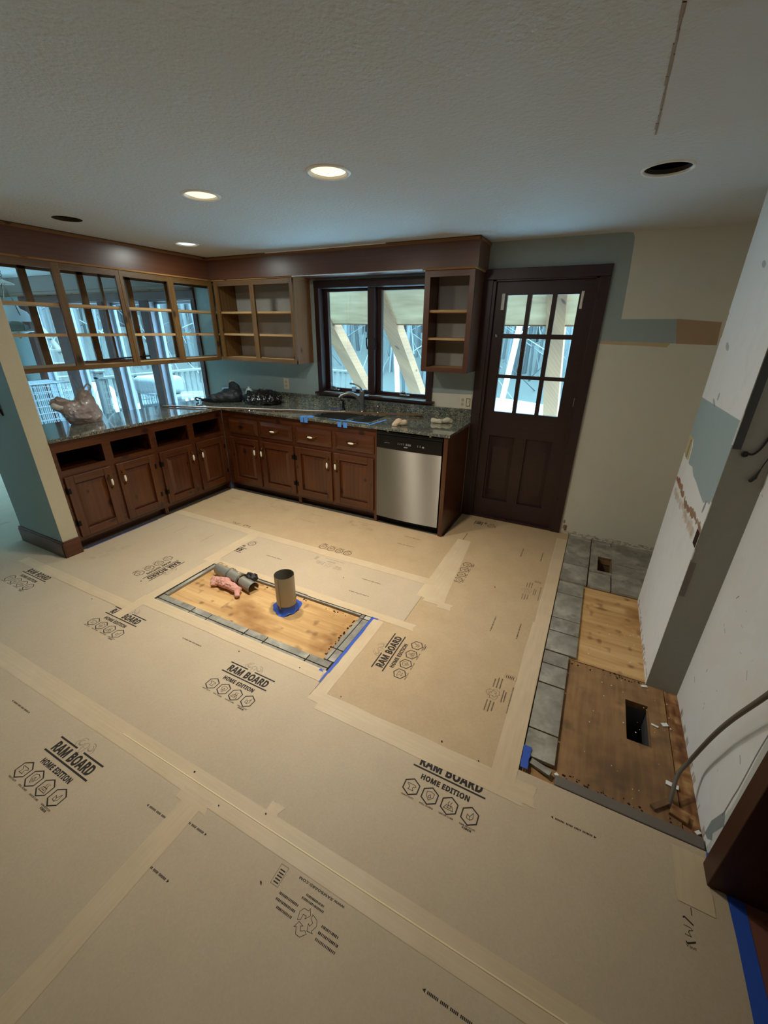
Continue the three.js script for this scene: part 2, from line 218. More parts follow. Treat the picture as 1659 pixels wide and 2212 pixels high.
EMPTY.forEach(([x, z, r], i) => {
  const t = thing('recessed_can', ['empty round ceiling hole above the peninsula counter', 'empty round ceiling hole with a white rim over bare grey tiles'][i], 'ceiling hole', [x, H, z]);
  part(t, 'cut_edge', lathe([[r - 0.0006, 0.021], [r - 0.0012, 0.0], [r - 0.0012, -0.0004], [r + 0.001, -0.0004]], x, H, z, 40), std({ color: 0x4a4038, roughness: 1 }), 'cut edge of the hole with shade put in its dark colour');  // dark lining: shade inside the hole put into the colour
  if (i) part(t, 'trim_ring', lathe([[r - 0.004, 0.004], [r - 0.003, -0.004], [r + 0.006, -0.005], [r + 0.008, 0]], x, H, z, 48), M.plasticW);
});

// ------------------------------------------------------------------ walls
const WB = WZ - 0.15;                                             // outer face of the window wall
// paint on the window wall, right of the kitchen window: sage round the door, cream, tan patch
const XW0 = 2.13, XW1 = 4.45;
const wallPaint = canvas(1400, 1400, (g, w, h) => {
  const X = (x) => (x - XW0) / (XW1 - XW0) * w, Y = (y) => h - y / 2.35 * h;
  const blob = (col, pts) => { g.fillStyle = col; g.beginPath(); pts.forEach(([x, y], i) => (i ? g.lineTo(X(x), Y(y)) : g.moveTo(X(x), Y(y)))); g.closePath(); g.fill(); };
  g.fillStyle = '#d3ccba'; g.fillRect(0, 0, w, h);
  blob('#98a29e', [[2.1, 2.4], [3.44, 2.4], [3.44, 2.31], [3.515, 2.30], [3.53, 2.27], [3.545, 2.06], [3.557, 1.765], [3.93, 1.768], [3.94, 1.61], [3.60, 1.615], [3.45, 1.60], [3.42, 1.6], [2.1, 1.6]]);
  blob('#98a29e', [[2.1, 1.6], [2.54, 1.6], [2.54, 1.155], [2.1, 1.142]]);
  blob('#bfa983', [[3.45, 1.617], [3.9, 1.612], [3.885, 1.583], [3.7, 1.59], [3.45, 1.596]]);
  blob('#a88a6c', [[3.90, 1.768], [4.16, 1.748], [4.17, 1.605], [3.935, 1.608], [3.915, 1.69]]);
  for (let i = 0; i < 260; i++) { const x = rr(XW0, XW1), y = rr(0, 2.3); g.fillStyle = rnd() < 0.5 ? 'rgba(255,250,230,0.018)' : 'rgba(70,60,40,0.014)'; g.beginPath(); g.ellipse(X(x), Y(y), rr(6, 60), rr(4, 30), rr(0, 3), 0, 7); g.fill(); }
  for (let i = 0; i < 90; i++) { const x = rr(3.45, 4.2); g.fillStyle = 'rgba(92,76,52,' + rr(0.15, 0.5) + ')'; g.fillRect(X(x), Y(rr(0.0, 0.035)), rr(4, 26), rr(2, 6)); }
  for (let i = 0; i < 8; i++) { g.fillStyle = 'rgba(110,80,48,0.65)'; g.beginPath(); g.ellipse(X(3.475 + rr(-0.012, 0.012)), Y(rr(0.03, 0.12)), rr(2, 7), rr(4, 14), 0, 0, 7); g.fill(); }
});
M.wallPaint = std({ map: planeTex(wallPaint), roughness: 0.85 });
function wallUV(g) { const p = g.attributes.position, uv = g.attributes.uv; for (let i = 0; i < p.count; i++) uv.setXY(i, (p.getX(i) - XW0) / (XW1 - XW0), p.getY(i) / 2.35); return g; }
struct('wall_back', [wallUV(bx(XW0, 2.56, -0.3, H + 0.22, WB, WZ)), wallUV(bx(2.56, 3.40, 2.08, H + 0.22, WB, WZ)), wallUV(bx(3.40, 4.45, -0.3, H + 0.22, WB, WZ))], M.wallPaint);
struct('wall_back', [bx(-0.82, 0.90, -0.3, H + 0.22, WB, WZ), bx(0.90, XW0, 2.05, H + 0.22, WB, WZ), bx(0.90, XW0, -0.3, 1.07, WB, WZ), bx(2.09, XW0, 1.07, 2.05, WB, WZ)], M.sage);
struct('wall_back', [bx(-5.45, -4.5, -0.3, H + 0.22, WB, WZ), bx(-4.5, -0.82, 2.0, H + 0.22, WB, WZ), bx(-4.5, -0.82, -0.3, -0.02, WB, WZ)], M.blueGrey);
struct('wall_left', [bx(-5.45, -5.3, -0.3, H + 0.22, -0.73, 0.5), bx(-5.45, -5.3, -0.3, H + 0.22, 4.3, 4.75), bx(-5.45, -5.3, 2.05, H + 0.22, 0.5, 4.3), bx(-5.45, -5.3, -0.3, 0.0, 0.5, 4.3)], M.white);
{ // sliding glass doors on the far side of the dining room, which light the wall end and the floor beside it
  const w = structGroup('window_3', [-5.37, 0, 2.4]);
  for (const z of [0.5, 1.74, 3.0, 4.22]) part(w, 'post', bx(-5.43, -5.29, 0, 2.05, z, z + 0.08, { bev: 0.003 }), M.soffit);
  part(w, 'rail', bx(-5.43, -5.29, 0, 0.08, 0.58, 4.22), M.soffit); part(w, 'rail', bx(-5.43, -5.29, 1.97, 2.05, 0.58, 4.22), M.soffit);
  for (const z of [0.58, 1.82, 3.08]) part(w, 'pane', bx(-5.372, -5.368, 0.08, 1.97, z, z + 1.16), M.glass);
}
struct('wall_front', bx(-5.45, 6, -0.3, H + 0.22, 4.6, 4.75), M.cream);
// right side: wing with peeled paint, grey front face, white wall, doorway to a dark hall
const wingC = canvas(760, 1500, (g, w, h) => {
  const X = (z) => (z - 0.242) / (1.069 - 0.242) * w, Y = (y) => h - y / 2.35 * h;
  const blob = (col, pts) => { g.fillStyle = col; g.beginPath(); pts.forEach(([z, y], i) => (i ? g.lineTo(X(z), Y(y)) : g.moveTo(X(z), Y(y)))); g.closePath(); g.fill(); };
  g.fillStyle = '#eff1f3'; g.fillRect(0, 0, w, h);
  blob('#f0f1f1', [[0.2, 1.352], [1.1, 1.366], [1.1, 2.4], [0.2, 2.4]]);
  blob('#a4b6ba', [[0.2, 1.352], [1.1, 1.366], [1.1, 1.0], [1.02, 1.0], [0.95, 0.975], [0.84, 0.985], [0.72, 1.0], [0.62, 1.005], [0.54, 1.03], [0.46, 1.02], [0.42, 1.022], [0.40, 1.11], [0.36, 1.14], [0.2, 1.14]]);
  blob('#cbbf9b', [[0.2, 1.15], [0.35, 1.14], [0.385, 1.09], [0.40, 1.03], [0.33, 1.02], [0.2, 1.05]]);
  for (let i = 0; i < 60; i++) { const t = rnd(), z = 0.25 + t * 0.80; g.fillStyle = 'rgba(' + [158 + rr(-16, 20), 122 + rr(-16, 18), 96 + rr(-16, 12)].map(Math.round).join(',') + ',0.75)'; g.beginPath(); g.ellipse(X(z), Y(0.885 + 0.012 * Math.sin(t * 9) - 0.018 * rnd() - 0.03 * t * (1 - t)), rr(10, 38), rr(4, 13), 0.1, 0, 7); g.fill(); }
  for (let i = 0; i < 40; i++) { const t = rnd(), z = 0.30 + t * 0.72; g.fillStyle = 'rgba(196,176,156,0.35)'; g.beginPath(); g.ellipse(X(z), Y(0.835 - 0.03 * rnd()), rr(10, 40), rr(6, 16), 0, 0, 7); g.fill(); }
  g.fillStyle = 'rgba(90,100,100,0.65)'; g.beginPath(); g.ellipse(X(0.99), Y(0.968), 10, 20, 0.3, 0, 7); g.fill();
  for (const [z, y, a, b] of [[0.62, 1.95, 34, 8], [0.45, 1.62, 40, 9], [0.60, 1.40, 14, 12], [0.55, 1.365, 40, 6]]) { g.fillStyle = 'rgba(90,105,110,0.4)'; g.beginPath(); g.ellipse(X(z), Y(y), a, b, 0.2, 0, 7); g.fill(); }
  for (let i = 0; i < 120; i++) { g.fillStyle = 'rgba(120,115,100,0.018)'; g.beginPath(); g.ellipse(rr(0, w), rr(0, h), rr(10, 70), rr(5, 30), rr(0, 3), 0, 7); g.fill(); }
  for (let i = 0; i < 60; i++) { g.fillStyle = 'rgba(110,70,35,0.35)'; g.fillRect(rr(0, w), h - rr(0, 14), rr(4, 30), rr(2, 8)); }
});
M.wing = std({ map: planeTex(wingC), roughness: 0.9 });
{
  const g = bx(4.033, 4.06, -0.05, H + 0.22, 0.242, 1.069), p = g.attributes.position, uv = g.attributes.uv; for (let i = 0; i < p.count; i++) uv.setXY(i, (p.getZ(i) - 0.242) / (1.069 - 0.242), p.getY(i) / 2.35);
  const wing = struct('wall_right', g, M.wing);
  part(wing, 'front_face', bx(4.0335, 4.32, -0.05, H + 0.22, 1.0685, 1.072), std({ map: T.drywall, color: 0xa6a29b, roughness: 0.9 }), 'grey painted narrow face of the wall end');
  part(wing, 'core', bx(4.061, 4.32, -0.3, H + 0.22, 0.243, 1.068), M.white);
  part(wing, 'metal_strip', bx(4.036, 4.064, 1.255, H, 1.0722, 1.0745), std({ color: 0x4c4e4f, metalness: 0.5, roughness: 0.6 }), 'dark bare metal strip up the wall corner');
  part(wing, 'mesh_patch', bx(4.0345, 4.058, 0.545, 0.728, 1.0722, 1.0733), std({ color: 0x77736c, roughness: 0.8 }), 'grey mesh patch');
  part(wing, 'dark_square', bx(4.0318, 4.0329, 0.797, 0.868, 1.01, 1.066), std({ color: 0x2a0e07, roughness: 0.9 }), 'flat dark red-brown square on the drywall');  // flat dark red-brown piece on the face; the drywall is not cut
  part(wing, 'torn_edge', [bx(4.0315, 4.035, 0.93, 1.02, 1.058, 1.0735, { bev: 0.001 }), bx(4.032, 4.036, 0.74, 0.79, 1.064, 1.0735), bx(4.0315, 4.035, 1.27, 1.40, 1.066, 1.0735)], M.white);
  part(wing, 'peeled_paper', [bx(4.0285, 4.0325, 1.03, 1.13, 0.31, 0.335, { bev: 0.001 }), bx(4.029, 4.0325, 1.66, 1.78, 0.24, 0.252)], std({ color: 0xb9ae88, roughness: 0.9 }), 'curled strip of old paint');
}
struct('wall_right', [bx(4.30, 4.45, -0.3, H + 0.22, -0.73, 0.3)], M.white);
const rwC = canvas(700, 1500, (g, w, h) => {
  const X = (z) => (z - 1.069) / 0.95 * w, Y = (y) => h - y / 2.35 * h; g.fillStyle = '#eceeee'; g.fillRect(0, 0, w, h);
  for (let i = 0; i < 160; i++) { g.fillStyle = rnd() < 0.5 ? 'rgba(205,190,150,0.03)' : 'rgba(255,255,255,0.05)'; g.beginPath(); g.ellipse(rr(0, w), rr(0, h), rr(10, 110), rr(10, 90), rr(0, 3), 0, 7); g.fill(); }
  const wob = (k, a) => a * (fbm(k, 0.3, 9, 3, 3, 777) - 0.5);
  const bandPts = (z0, z1) => { const l = [], r = []; for (let i = 0; i <= 40; i++) { const y = 2.35 * i / 40; l.push([z0 + wob(i / 40, 0.05) , y]); r.unshift([z1 + wob(i / 40 + 0.37, 0.03), y]); } return [...l, ...r]; };
  const blob = (col, pts) => { g.fillStyle = col; g.beginPath(); pts.forEach(([z, y], i) => (i ? g.lineTo(X(z), Y(y)) : g.moveTo(X(z), Y(y)))); g.closePath(); g.fill(); };
  blob('#c9ccc6', bandPts(1.845, 2.05)); blob('#a9b4b0', bandPts(1.88, 2.05));
  g.strokeStyle = 'rgba(70,75,75,0.7)'; g.lineWidth = 5; g.beginPath(); for (let i = 0; i <= 30; i++) { const y = 0.16 + i * 0.05; i ? g.lineTo(X(1.838 + wob(i / 30, 0.02)), Y(y)) : g.moveTo(X(1.838), Y(y)); } g.stroke();
  blob('rgba(110,120,120,0.75)', [[1.80, 0.07], [1.84, 0.19], [1.90, 0.13], [1.86, 0.05], [1.83, 0.01], [1.80, 0.0]]); blob('rgba(214,212,200,0.9)', [[1.84, 0.06], [1.87, 0.15], [1.89, 0.10], [1.87, 0.03]]);
  for (let i = 0; i < 26; i++) { g.fillStyle = 'rgba(70,70,68,' + rr(0.2, 0.6) + ')'; g.save(); g.translate(X(rr(1.08, 1.85)), Y(rr(0.1, 1.2))); g.rotate(rr(0, 3)); g.fillRect(0, 0, rr(2, 26), rr(1, 4)); g.restore(); }
  for (let i = 0; i < 70; i++) { g.fillStyle = 'rgba(96,60,30,0.3)'; g.fillRect(rr(0, w), h - rr(-20, 6), rr(4, 30), rr(2, 8)); }
});
M.rightWall = std({ map: planeTex(rwC), roughness: 0.9 });
{ const g = bx(4.175, 4.32, -0.05, H + 0.22, 1.0725, 1.985), p = g.attributes.position, uv = g.attributes.uv; for (let i = 0; i < p.count; i++) uv.setXY(i, (p.getZ(i) - 1.069) / 0.95, p.getY(i) / 2.35); struct('wall_right', g, M.rightWall); }
struct('wall_right', [bx(4.175, 4.32, 2.06, H + 0.22, 1.985, 2.87), bx(4.175, 4.32, -0.3, H + 0.22, 2.87, 4.65)], M.cream);
struct('wall_hall', [bx(5.7, 5.8, -0.3, H + 0.22, 1.85, 3.5), bx(4.32, 5.8, -0.3, H + 0.22, 1.86, 1.95), bx(4.32, 5.8, -0.3, H + 0.22, 3.4, 3.5)], M.cream);
struct('trim_2', [bx(4.150, 4.36, 0, 2.06, 1.918, 1.992, { bev: 0.004 }), bx(4.150, 4.36, 0, 2.06, 2.87, 2.945, { bev: 0.004 }), bx(4.150, 4.36, 2.06, 2.13, 1.918, 2.945, { bev: 0.004 })], std({ map: T.soffit, color: 0xb9a383, roughness: 0.5 }));
// wall end beside the peninsula, with baseboard
const col = struct('wall_peninsula', bx(-0.607, 0.013, 0, H, 1.633, 1.748), M.blueGrey);
part(col, 'end_face', bx(0.0131, 0.016, 0, H, 1.6335, 1.7475), M.cream, 'cream painted narrow end of the wall');
part(col, 'wire_box', [bx(-0.30, -0.19, 1.10, 1.22, 1.7482, 1.7495)], std({ color: 0x6e7d80, roughness: 0.8 }), 'open switch box');
part(col, 'wire_ends', [tube([[-0.20, 1.23, 1.752], [-0.215, 1.17, 1.757], [-0.195, 1.09, 1.753]], 0.006, 10, 6), tube([[-0.24, 1.2, 1.752], [-0.25, 1.15, 1.757], [-0.235, 1.115, 1.753]], 0.005, 10, 6), tube([[-0.285, 1.2, 1.752], [-0.275, 1.15, 1.756], [-0.28, 1.12, 1.753]], 0.004, 10, 6)], M.black);
struct('baseboard_peninsula', [bx(-0.62, 0.031, 0.0, 0.118, 1.748, 1.765, { bev: 0.002 }), bx(0.016, 0.031, 0.0, 0.118, 1.634, 1.765, { bev: 0.002 }), bx(-0.62, 0.027, 0.118, 0.134, 1.748, 1.760, { bev: 0.003 }), bx(0.016, 0.027, 0.118, 0.134, 1.634, 1.760, { bev: 0.003 })], M.cab);

// ------------------------------------------------------------------ kitchen window
{
  const w = structGroup('window_1', [1.49, 1.07, WZ]);
  const cz = WZ + 0.02;
  part(w, 'casing', [bx(0.861, 0.914, 1.066, 2.03, WZ, cz, { bev: 0.003 }), bx(2.078, 2.131, 1.066, 2.03, WZ, cz, { bev: 0.003 }), bx(0.861, 2.131, 2.03, 2.095, WZ, cz + 0.003, { bev: 0.003 })], M.dark);
  part(w, 'stool', bx(0.832, 2.16, 1.046, 1.067, WZ - 0.06, WZ + 0.05, { bev: 0.004 }), M.dark); part(w, 'apron', bx(0.86, 2.13, 1.004, 1.046, WZ, WZ + 0.018, { bev: 0.003 }), M.dark);
  part(w, 'jamb', [bx(0.89, 0.912, 1.066, 2.05, WB + 0.02, WZ + 0.005), bx(2.08, 2.10, 1.066, 2.05, WB + 0.02, WZ + 0.005), bx(0.90, 2.10, 2.028, 2.05, WB + 0.02, WZ + 0.005), bx(0.90, 2.10, 1.05, 1.085, WB, WZ - 0.05)], M.dark);
  part(w, 'mullion', bx(1.438, 1.51, 1.08, 2.03, WB + 0.02, WZ - 0.012, { bev: 0.004 }), M.dark);
  for (const [a, b] of [[0.912, 1.478], [1.51, 2.08]]) {
    const g0 = a < 1 ? 0.955 : 1.555, g1 = a < 1 ? 1.436 : 2.03, s = part(w, 'sash', [bx(a, g0, 1.085, 2.028, -0.70, -0.655, { bev: 0.003 }), bx(g1, b, 1.085, 2.028, -0.70, -0.655, { bev: 0.003 }), bx(g0, g1, 1.085, 1.108, -0.70, -0.655, { bev: 0.003 }), bx(g0, g1, 2.003, 2.028, -0.70, -0.655, { bev: 0.003 })], M.dark);
    part(s, 'pane', bx(g0 - 0.002, g1 + 0.002, 1.106, 2.006, -0.682, -0.678), M.glass);
    const hx = a < 1 ? 1.03 : 1.83;
    part(s, 'crank', [bx(hx - 0.05, hx + 0.05, 1.086, 1.097, -0.645, -0.61, { bev: 0.003 }), tube([[hx + 0.02, 1.10, -0.62], [hx, 1.125, -0.61], [hx - 0.045, 1.105, -0.60]], 0.006, 12, 8)], M.nickel);
    part(s, 'latch', tube([[a < 1 ? 1.432 : 1.518, 1.50, -0.60], [a < 1 ? 1.428 : 1.522, 1.55, -0.592], [a < 1 ? 1.422 : 1.512, 1.60, -0.6]], 0.006, 12, 8), M.iron);
  }
}
// ------------------------------------------------------------------ door with nine panes
{
  const d = structGroup('door_1', [2.98, 0, WZ]);
  part(d, 'casing', [bx(2.52, 2.60, 0, 2.045, WZ, WZ + 0.022, { bev: 0.004 }), bx(3.362, 3.437, 0, 2.045, WZ, WZ + 0.022, { bev: 0.004 }), bx(2.52, 3.437, 2.045, 2.12, WZ, WZ + 0.024, { bev: 0.004 })], M.dark);
  part(d, 'jamb', [bx(2.56, 2.622, 0, 2.06, WB, WZ + 0.012), bx(3.344, 3.40, 0, 2.06, WB, WZ + 0.012), bx(2.56, 3.40, 2.035, 2.08, WB, WZ + 0.012)], M.dark);
  part(d, 'threshold', bx(2.58, 3.38, -0.3, 0.018, WB, WZ + 0.01), M.dark);
  const leaf = part(d, 'leaf', [plateZ([2.622, 3.344, 0.018, 2.035], [[2.705, 3.253, 1.014, 1.944], [2.70, 2.932, 0.19, 0.81], [3.025, 3.25, 0.19, 0.81]], -0.648, -0.604)], M.dark);
  for (const [a, b] of [[2.70, 2.932], [3.025, 3.25]]) {
    const g = new THREE.CylinderGeometry(0.5, 0.72, 0.012, 4, 1); g.rotateY(Math.PI / 4); g.rotateX(Math.PI / 2); g.scale((b - a - 0.03) , 0.585, 1); g.translate((a + b) / 2, 0.5, -0.622);
    part(leaf, 'panel', [bx(a - 0.003, b + 0.003, 0.187, 0.813, -0.64, -0.628), g], M.dark);
  }
  const PX = [[2.713, 2.869], [2.903, 3.056], [3.091, 3.245]], PY = [[1.022, 1.306], [1.335, 1.62], [1.655, 1.937]];
  part(leaf, 'muntin_grid', plateZ([2.70, 3.258, 1.010, 1.948], PX.flatMap(([a, b]) => PY.map(([c, e]) => [a, b, c, e])), -0.642, -0.608), M.dark);
  for (const [a, b] of PX) for (const [c, e] of PY) part(leaf, 'pane', bx(a - 0.004, b + 0.004, c - 0.004, e + 0.004, -0.629, -0.626), M.glass);
  part(leaf, 'bracket', [bx(2.672, 2.696, 1.832, 1.95, -0.604, -0.594, { bev: 0.003 }), bx(2.678, 2.69, 1.86, 1.92, -0.594, -0.588, { bev: 0.002 })], M.plasticW, 'white curtain bracket'); part(leaf, 'bracket', [bx(3.258, 3.278, 1.836, 1.955, -0.604, -0.594, { bev: 0.003 }), bx(3.262, 3.274, 1.86, 1.92, -0.594, -0.588, { bev: 0.002 })], M.plasticW, 'white curtain bracket');
  const k = new THREE.SphereGeometry(0.016, 16, 12); k.scale(1, 1, 0.7); k.translate(2.66, 1.64, -0.594); part(leaf, 'peg', k, M.nickel);
  part(d, 'strike_plate', bx(3.346, 3.352, 1.12, 1.19, WZ - 0.02, WZ + 0.0125), M.nickel);
}

// ------------------------------------------------------------------ base cabinets (own coordinates: u to the right along the face, y up, w out of the face)
function frustum(u0, u1, y0, y1, w0, w1, inset, steps = true) {     // raised field: slopes in by inset from w0 to w1
  const P = [[u0, y0, w0], [u1, y0, w0], [u1, y1, w0], [u0, y1, w0], [u0 + inset, y0 + inset, w1], [u1 - inset, y0 + inset, w1], [u1 - inset, y1 - inset, w1], [u0 + inset, y1 - inset, w1]];
  const F = [[0, 1, 5, 4], [1, 2, 6, 5], [2, 3, 7, 6], [3, 0, 4, 7], [4, 5, 6, 7]], pos = [];
  for (const f of F) for (const k of [0, 1, 2, 0, 2, 3]) pos.push(...P[f[k]]);
  const g = new THREE.BufferGeometry(); g.setAttribute('position', new THREE.Float32BufferAttribute(pos, 3)); g.computeVertexNormals(); return g;
}
const hingeG = (u, y, s) => [bx(u, u + s * 0.02, y - 0.022, y + 0.022, 0.0005, 0.0225, { bev: 0.001 }), bx(u - s * 0.0115, u, y - 0.026, y + 0.026, 0.0, 0.004, { bev: 0.001 }), cyl(u, y - 0.03, y + 0.03, 0.012, 0.004, 0.004, 8)];
function handleUp(o, u, y) {      // upright pull with a ceramic grip
  loc(o, 'handle', [tube([[u, y + 0.058, 0.02], [u, y + 0.05, 0.036], [u, y + 0.028, 0.048], [u, y, 0.05], [u, y - 0.028, 0.048], [u, y - 0.05, 0.036], [u, y - 0.058, 0.02]], 0.0042, 24, 8), bx(u - 0.007, u + 0.007, y + 0.04, y + 0.068, 0.019, 0.024, { bev: 0.002 }), bx(u - 0.007, u + 0.007, y - 0.068, y - 0.04, 0.019, 0.024, { bev: 0.002 })], M.brass);
  const g = lathe([[0.001, -0.027], [0.006, -0.027], [0.0085, -0.014], [0.0095, 0], [0.0085, 0.014], [0.006, 0.027], [0.001, 0.027]], u, y, 0.05, 14); loc(o, 'handle_grip', g, M.ceramic, 'cream ceramic grip');
}
function handleFlat(o, u, y) {
  loc(o, 'handle', [tube([[u - 0.058, y, 0.02], [u - 0.05, y, 0.036], [u - 0.028, y - 0.002, 0.048], [u, y - 0.003, 0.05], [u + 0.028, y - 0.002, 0.048], [u + 0.05, y, 0.036], [u + 0.058, y, 0.02]], 0.0042, 24, 8), bx(u - 0.068, u - 0.04, y - 0.007, y + 0.007, 0.019, 0.024, { bev: 0.002 }), bx(u + 0.04, u + 0.068, y - 0.007, y + 0.007, 0.019, 0.024, { bev: 0.002 })], M.brass);
  const g = lathe([[0.001, -0.027], [0.006, -0.027], [0.0085, -0.014], [0.0095, 0], [0.0085, 0.014], [0.006, 0.027], [0.001, 0.027]], 0, 0, 0, 14); g.rotateZ(Math.PI / 2); g.translate(u, y - 0.003, 0.05); loc(o, 'handle_grip', g, M.ceramic, 'cream ceramic grip');
}
const DT = 0.614, DB = 0.11, OT = 0.806, OB = 0.664, FT = 0.888, FBm = 0.08;
function doorLeaf(o, u0, u1, side, hinge = true) {
  const r = 0.062, y0 = DB, y1 = DT, grainY = { grain: 'y', bev: 0.003 };
  const d = loc(o, 'door', [bx(u0, u0 + r, y0, y1, 0.001, 0.021, grainY), bx(u1 - r, u1, y0, y1, 0.001, 0.021, grainY), bx(u0 + r, u1 - r, y1 - r, y1, 0.001, 0.0205, { grain: 'x', bev: 0.003 }), bx(u0 + r, u1 - r, y0, y0 + r, 0.001, 0.0205, { grain: 'x', bev: 0.003 })], M.cab);
  loc(d, 'raised_panel', [worldUV(frustum(u0 + r, u1 - r, y0 + r, y1 - r, 0.004, 0.017, 0.036), 'y')], M.cab);
  handleUp(d, side > 0 ? u1 - 0.032 : u0 + 0.032, 0.49);
  if (hinge) { const hu = side > 0 ? u0 : u1, s = side > 0 ? 1 : -1; loc(d, 'hinge', hingeG(hu, 0.505, s), M.iron); loc(d, 'hinge', hingeG(hu, 0.232, s), M.iron); }
  return d;
}
function drawerFront(o, u0, u1, handle = true) {
  const d = loc(o, 'drawer', [bx(u0, u1, 0.658, 0.816, 0.001, 0.012, { grain: 'x', bev: 0.002 }), worldUV(frustum(u0 + 0.003, u1 - 0.003, 0.661, 0.813, 0.012, 0.022, 0.032), 'x')], M.cab);
  if (handle) handleFlat(d, (u0 + u1) / 2 - 0.012, 0.74); else loc(d, 'screw_hole', [cyl(0, -0.002, 0.003, 0, 0.006, 0.006, 10).rotateX(Math.PI / 2).translate((u0 + u1) / 2, 0.735, 0.0225)], M.black);
}
function baseCab(name, label, W, pos, turn, { openings = [], drawers = [], doors = [], toe = true }) {
  const o = thing(name, label, 'cabinet', pos, 'base cabinets'); o.rotation.y = turn;
  loc(o, 'face_frame', plateZ([0, W, FBm, FT], openings.map(([a, b]) => [a, b, OB, OT]), -0.02, 0, [0.31, 0.77]), M.cab);
  loc(o, 'carcass', [bx(0.001, 0.016, 0.0, FT, -0.58, -0.021, { grain: 'z' }), bx(W - 0.016, W - 0.001, 0.0, FT, -0.58, -0.021, { grain: 'z' }), bx(0.016, W - 0.016, 0.08, 0.096, -0.58, -0.021), bx(0.016, W - 0.016, 0.08, FT, -0.58, -0.572), bx(0.016, W - 0.016, OB - 0.03, OB - 0.022, -0.58, -0.03)], M.cab);
  if (openings.length === 2) loc(o, 'divider', bx((openings[0][1] + openings[1][0]) / 2 - 0.008, (openings[0][1] + openings[1][0]) / 2 + 0.008, OB - 0.02, FT, -0.57, -0.021), M.cab);
  if (toe) loc(o, 'toe_kick', bx(0.0, W, 0.0, FBm, -0.092, -0.076), M.cab);
  for (const [a, b, s, hg] of doors) doorLeaf(o, a, b, s, hg); for (const [a, b, h] of drawers) drawerFront(o, a, b, h);
  return o;
}
const LQ = Math.PI / 2;
baseCab('base_cabinet', 'brown pine base cabinet with two empty drawer openings beside the wall end', 0.812, [0, 0, 1.633], LQ, { openings: [[0.034, 0.368], [0.437, 0.780]], doors: [[0.028, 0.380, 1, true], [0.428, 0.779, -1, true]] });
baseCab('base_cabinet', 'brown pine base cabinet with two empty drawer openings at the inside corner', 0.818, [0, 0, 0.820], LQ, { openings: [[0.031, 0.375], [0.440, 0.773]], doors: [[0.019, 0.381, 1, true], [0.430, 0.785, -1, true]] });
baseCab('base_cabinet', 'brown pine corner base cabinet with two drawers, one missing its pull', 0.942, [0.001, 0, 0], 0, { drawers: [[0.095, 0.487, false], [0.518, 0.927, true]], doors: [[0.085, 0.477, 1, false], [0.505, 0.930, -1, true]] });
baseCab('base_cabinet', 'brown pine sink base cabinet with two drawer fronts next to the dishwasher', 0.891, [0.944, 0, 0], 0, { drawers: [[0.030, 0.442, true], [0.482, 0.890, true]], doors: [[0.013, 0.435, 1, true], [0.464, 0.888, -1, false]] });
{ // uprights either side of the dishwasher
  const e = thing('cabinet_end_panel', 'brown pine end panel on the door side of the dishwasher', 'panel', [2.49, 0, -0.27]);
  part(e, 'side_panel', bx(2.492, 2.513, 0.0, FT, -0.56, 0.0, { grain: 'y' }), M.cab); part(e, 'stile', bx(2.478, 2.514, 0.0, FT, 0.0005, 0.02, { grain: 'y', bev: 0.002 }), M.cab);
  solo('cabinet_upright', bx(1.836, 1.859, 0.0, FT, -0.58, 0.004, { grain: 'y', bev: 0.001 }), M.cab, 'narrow brown upright board between dishwasher and sink cabinet', 'board');
}
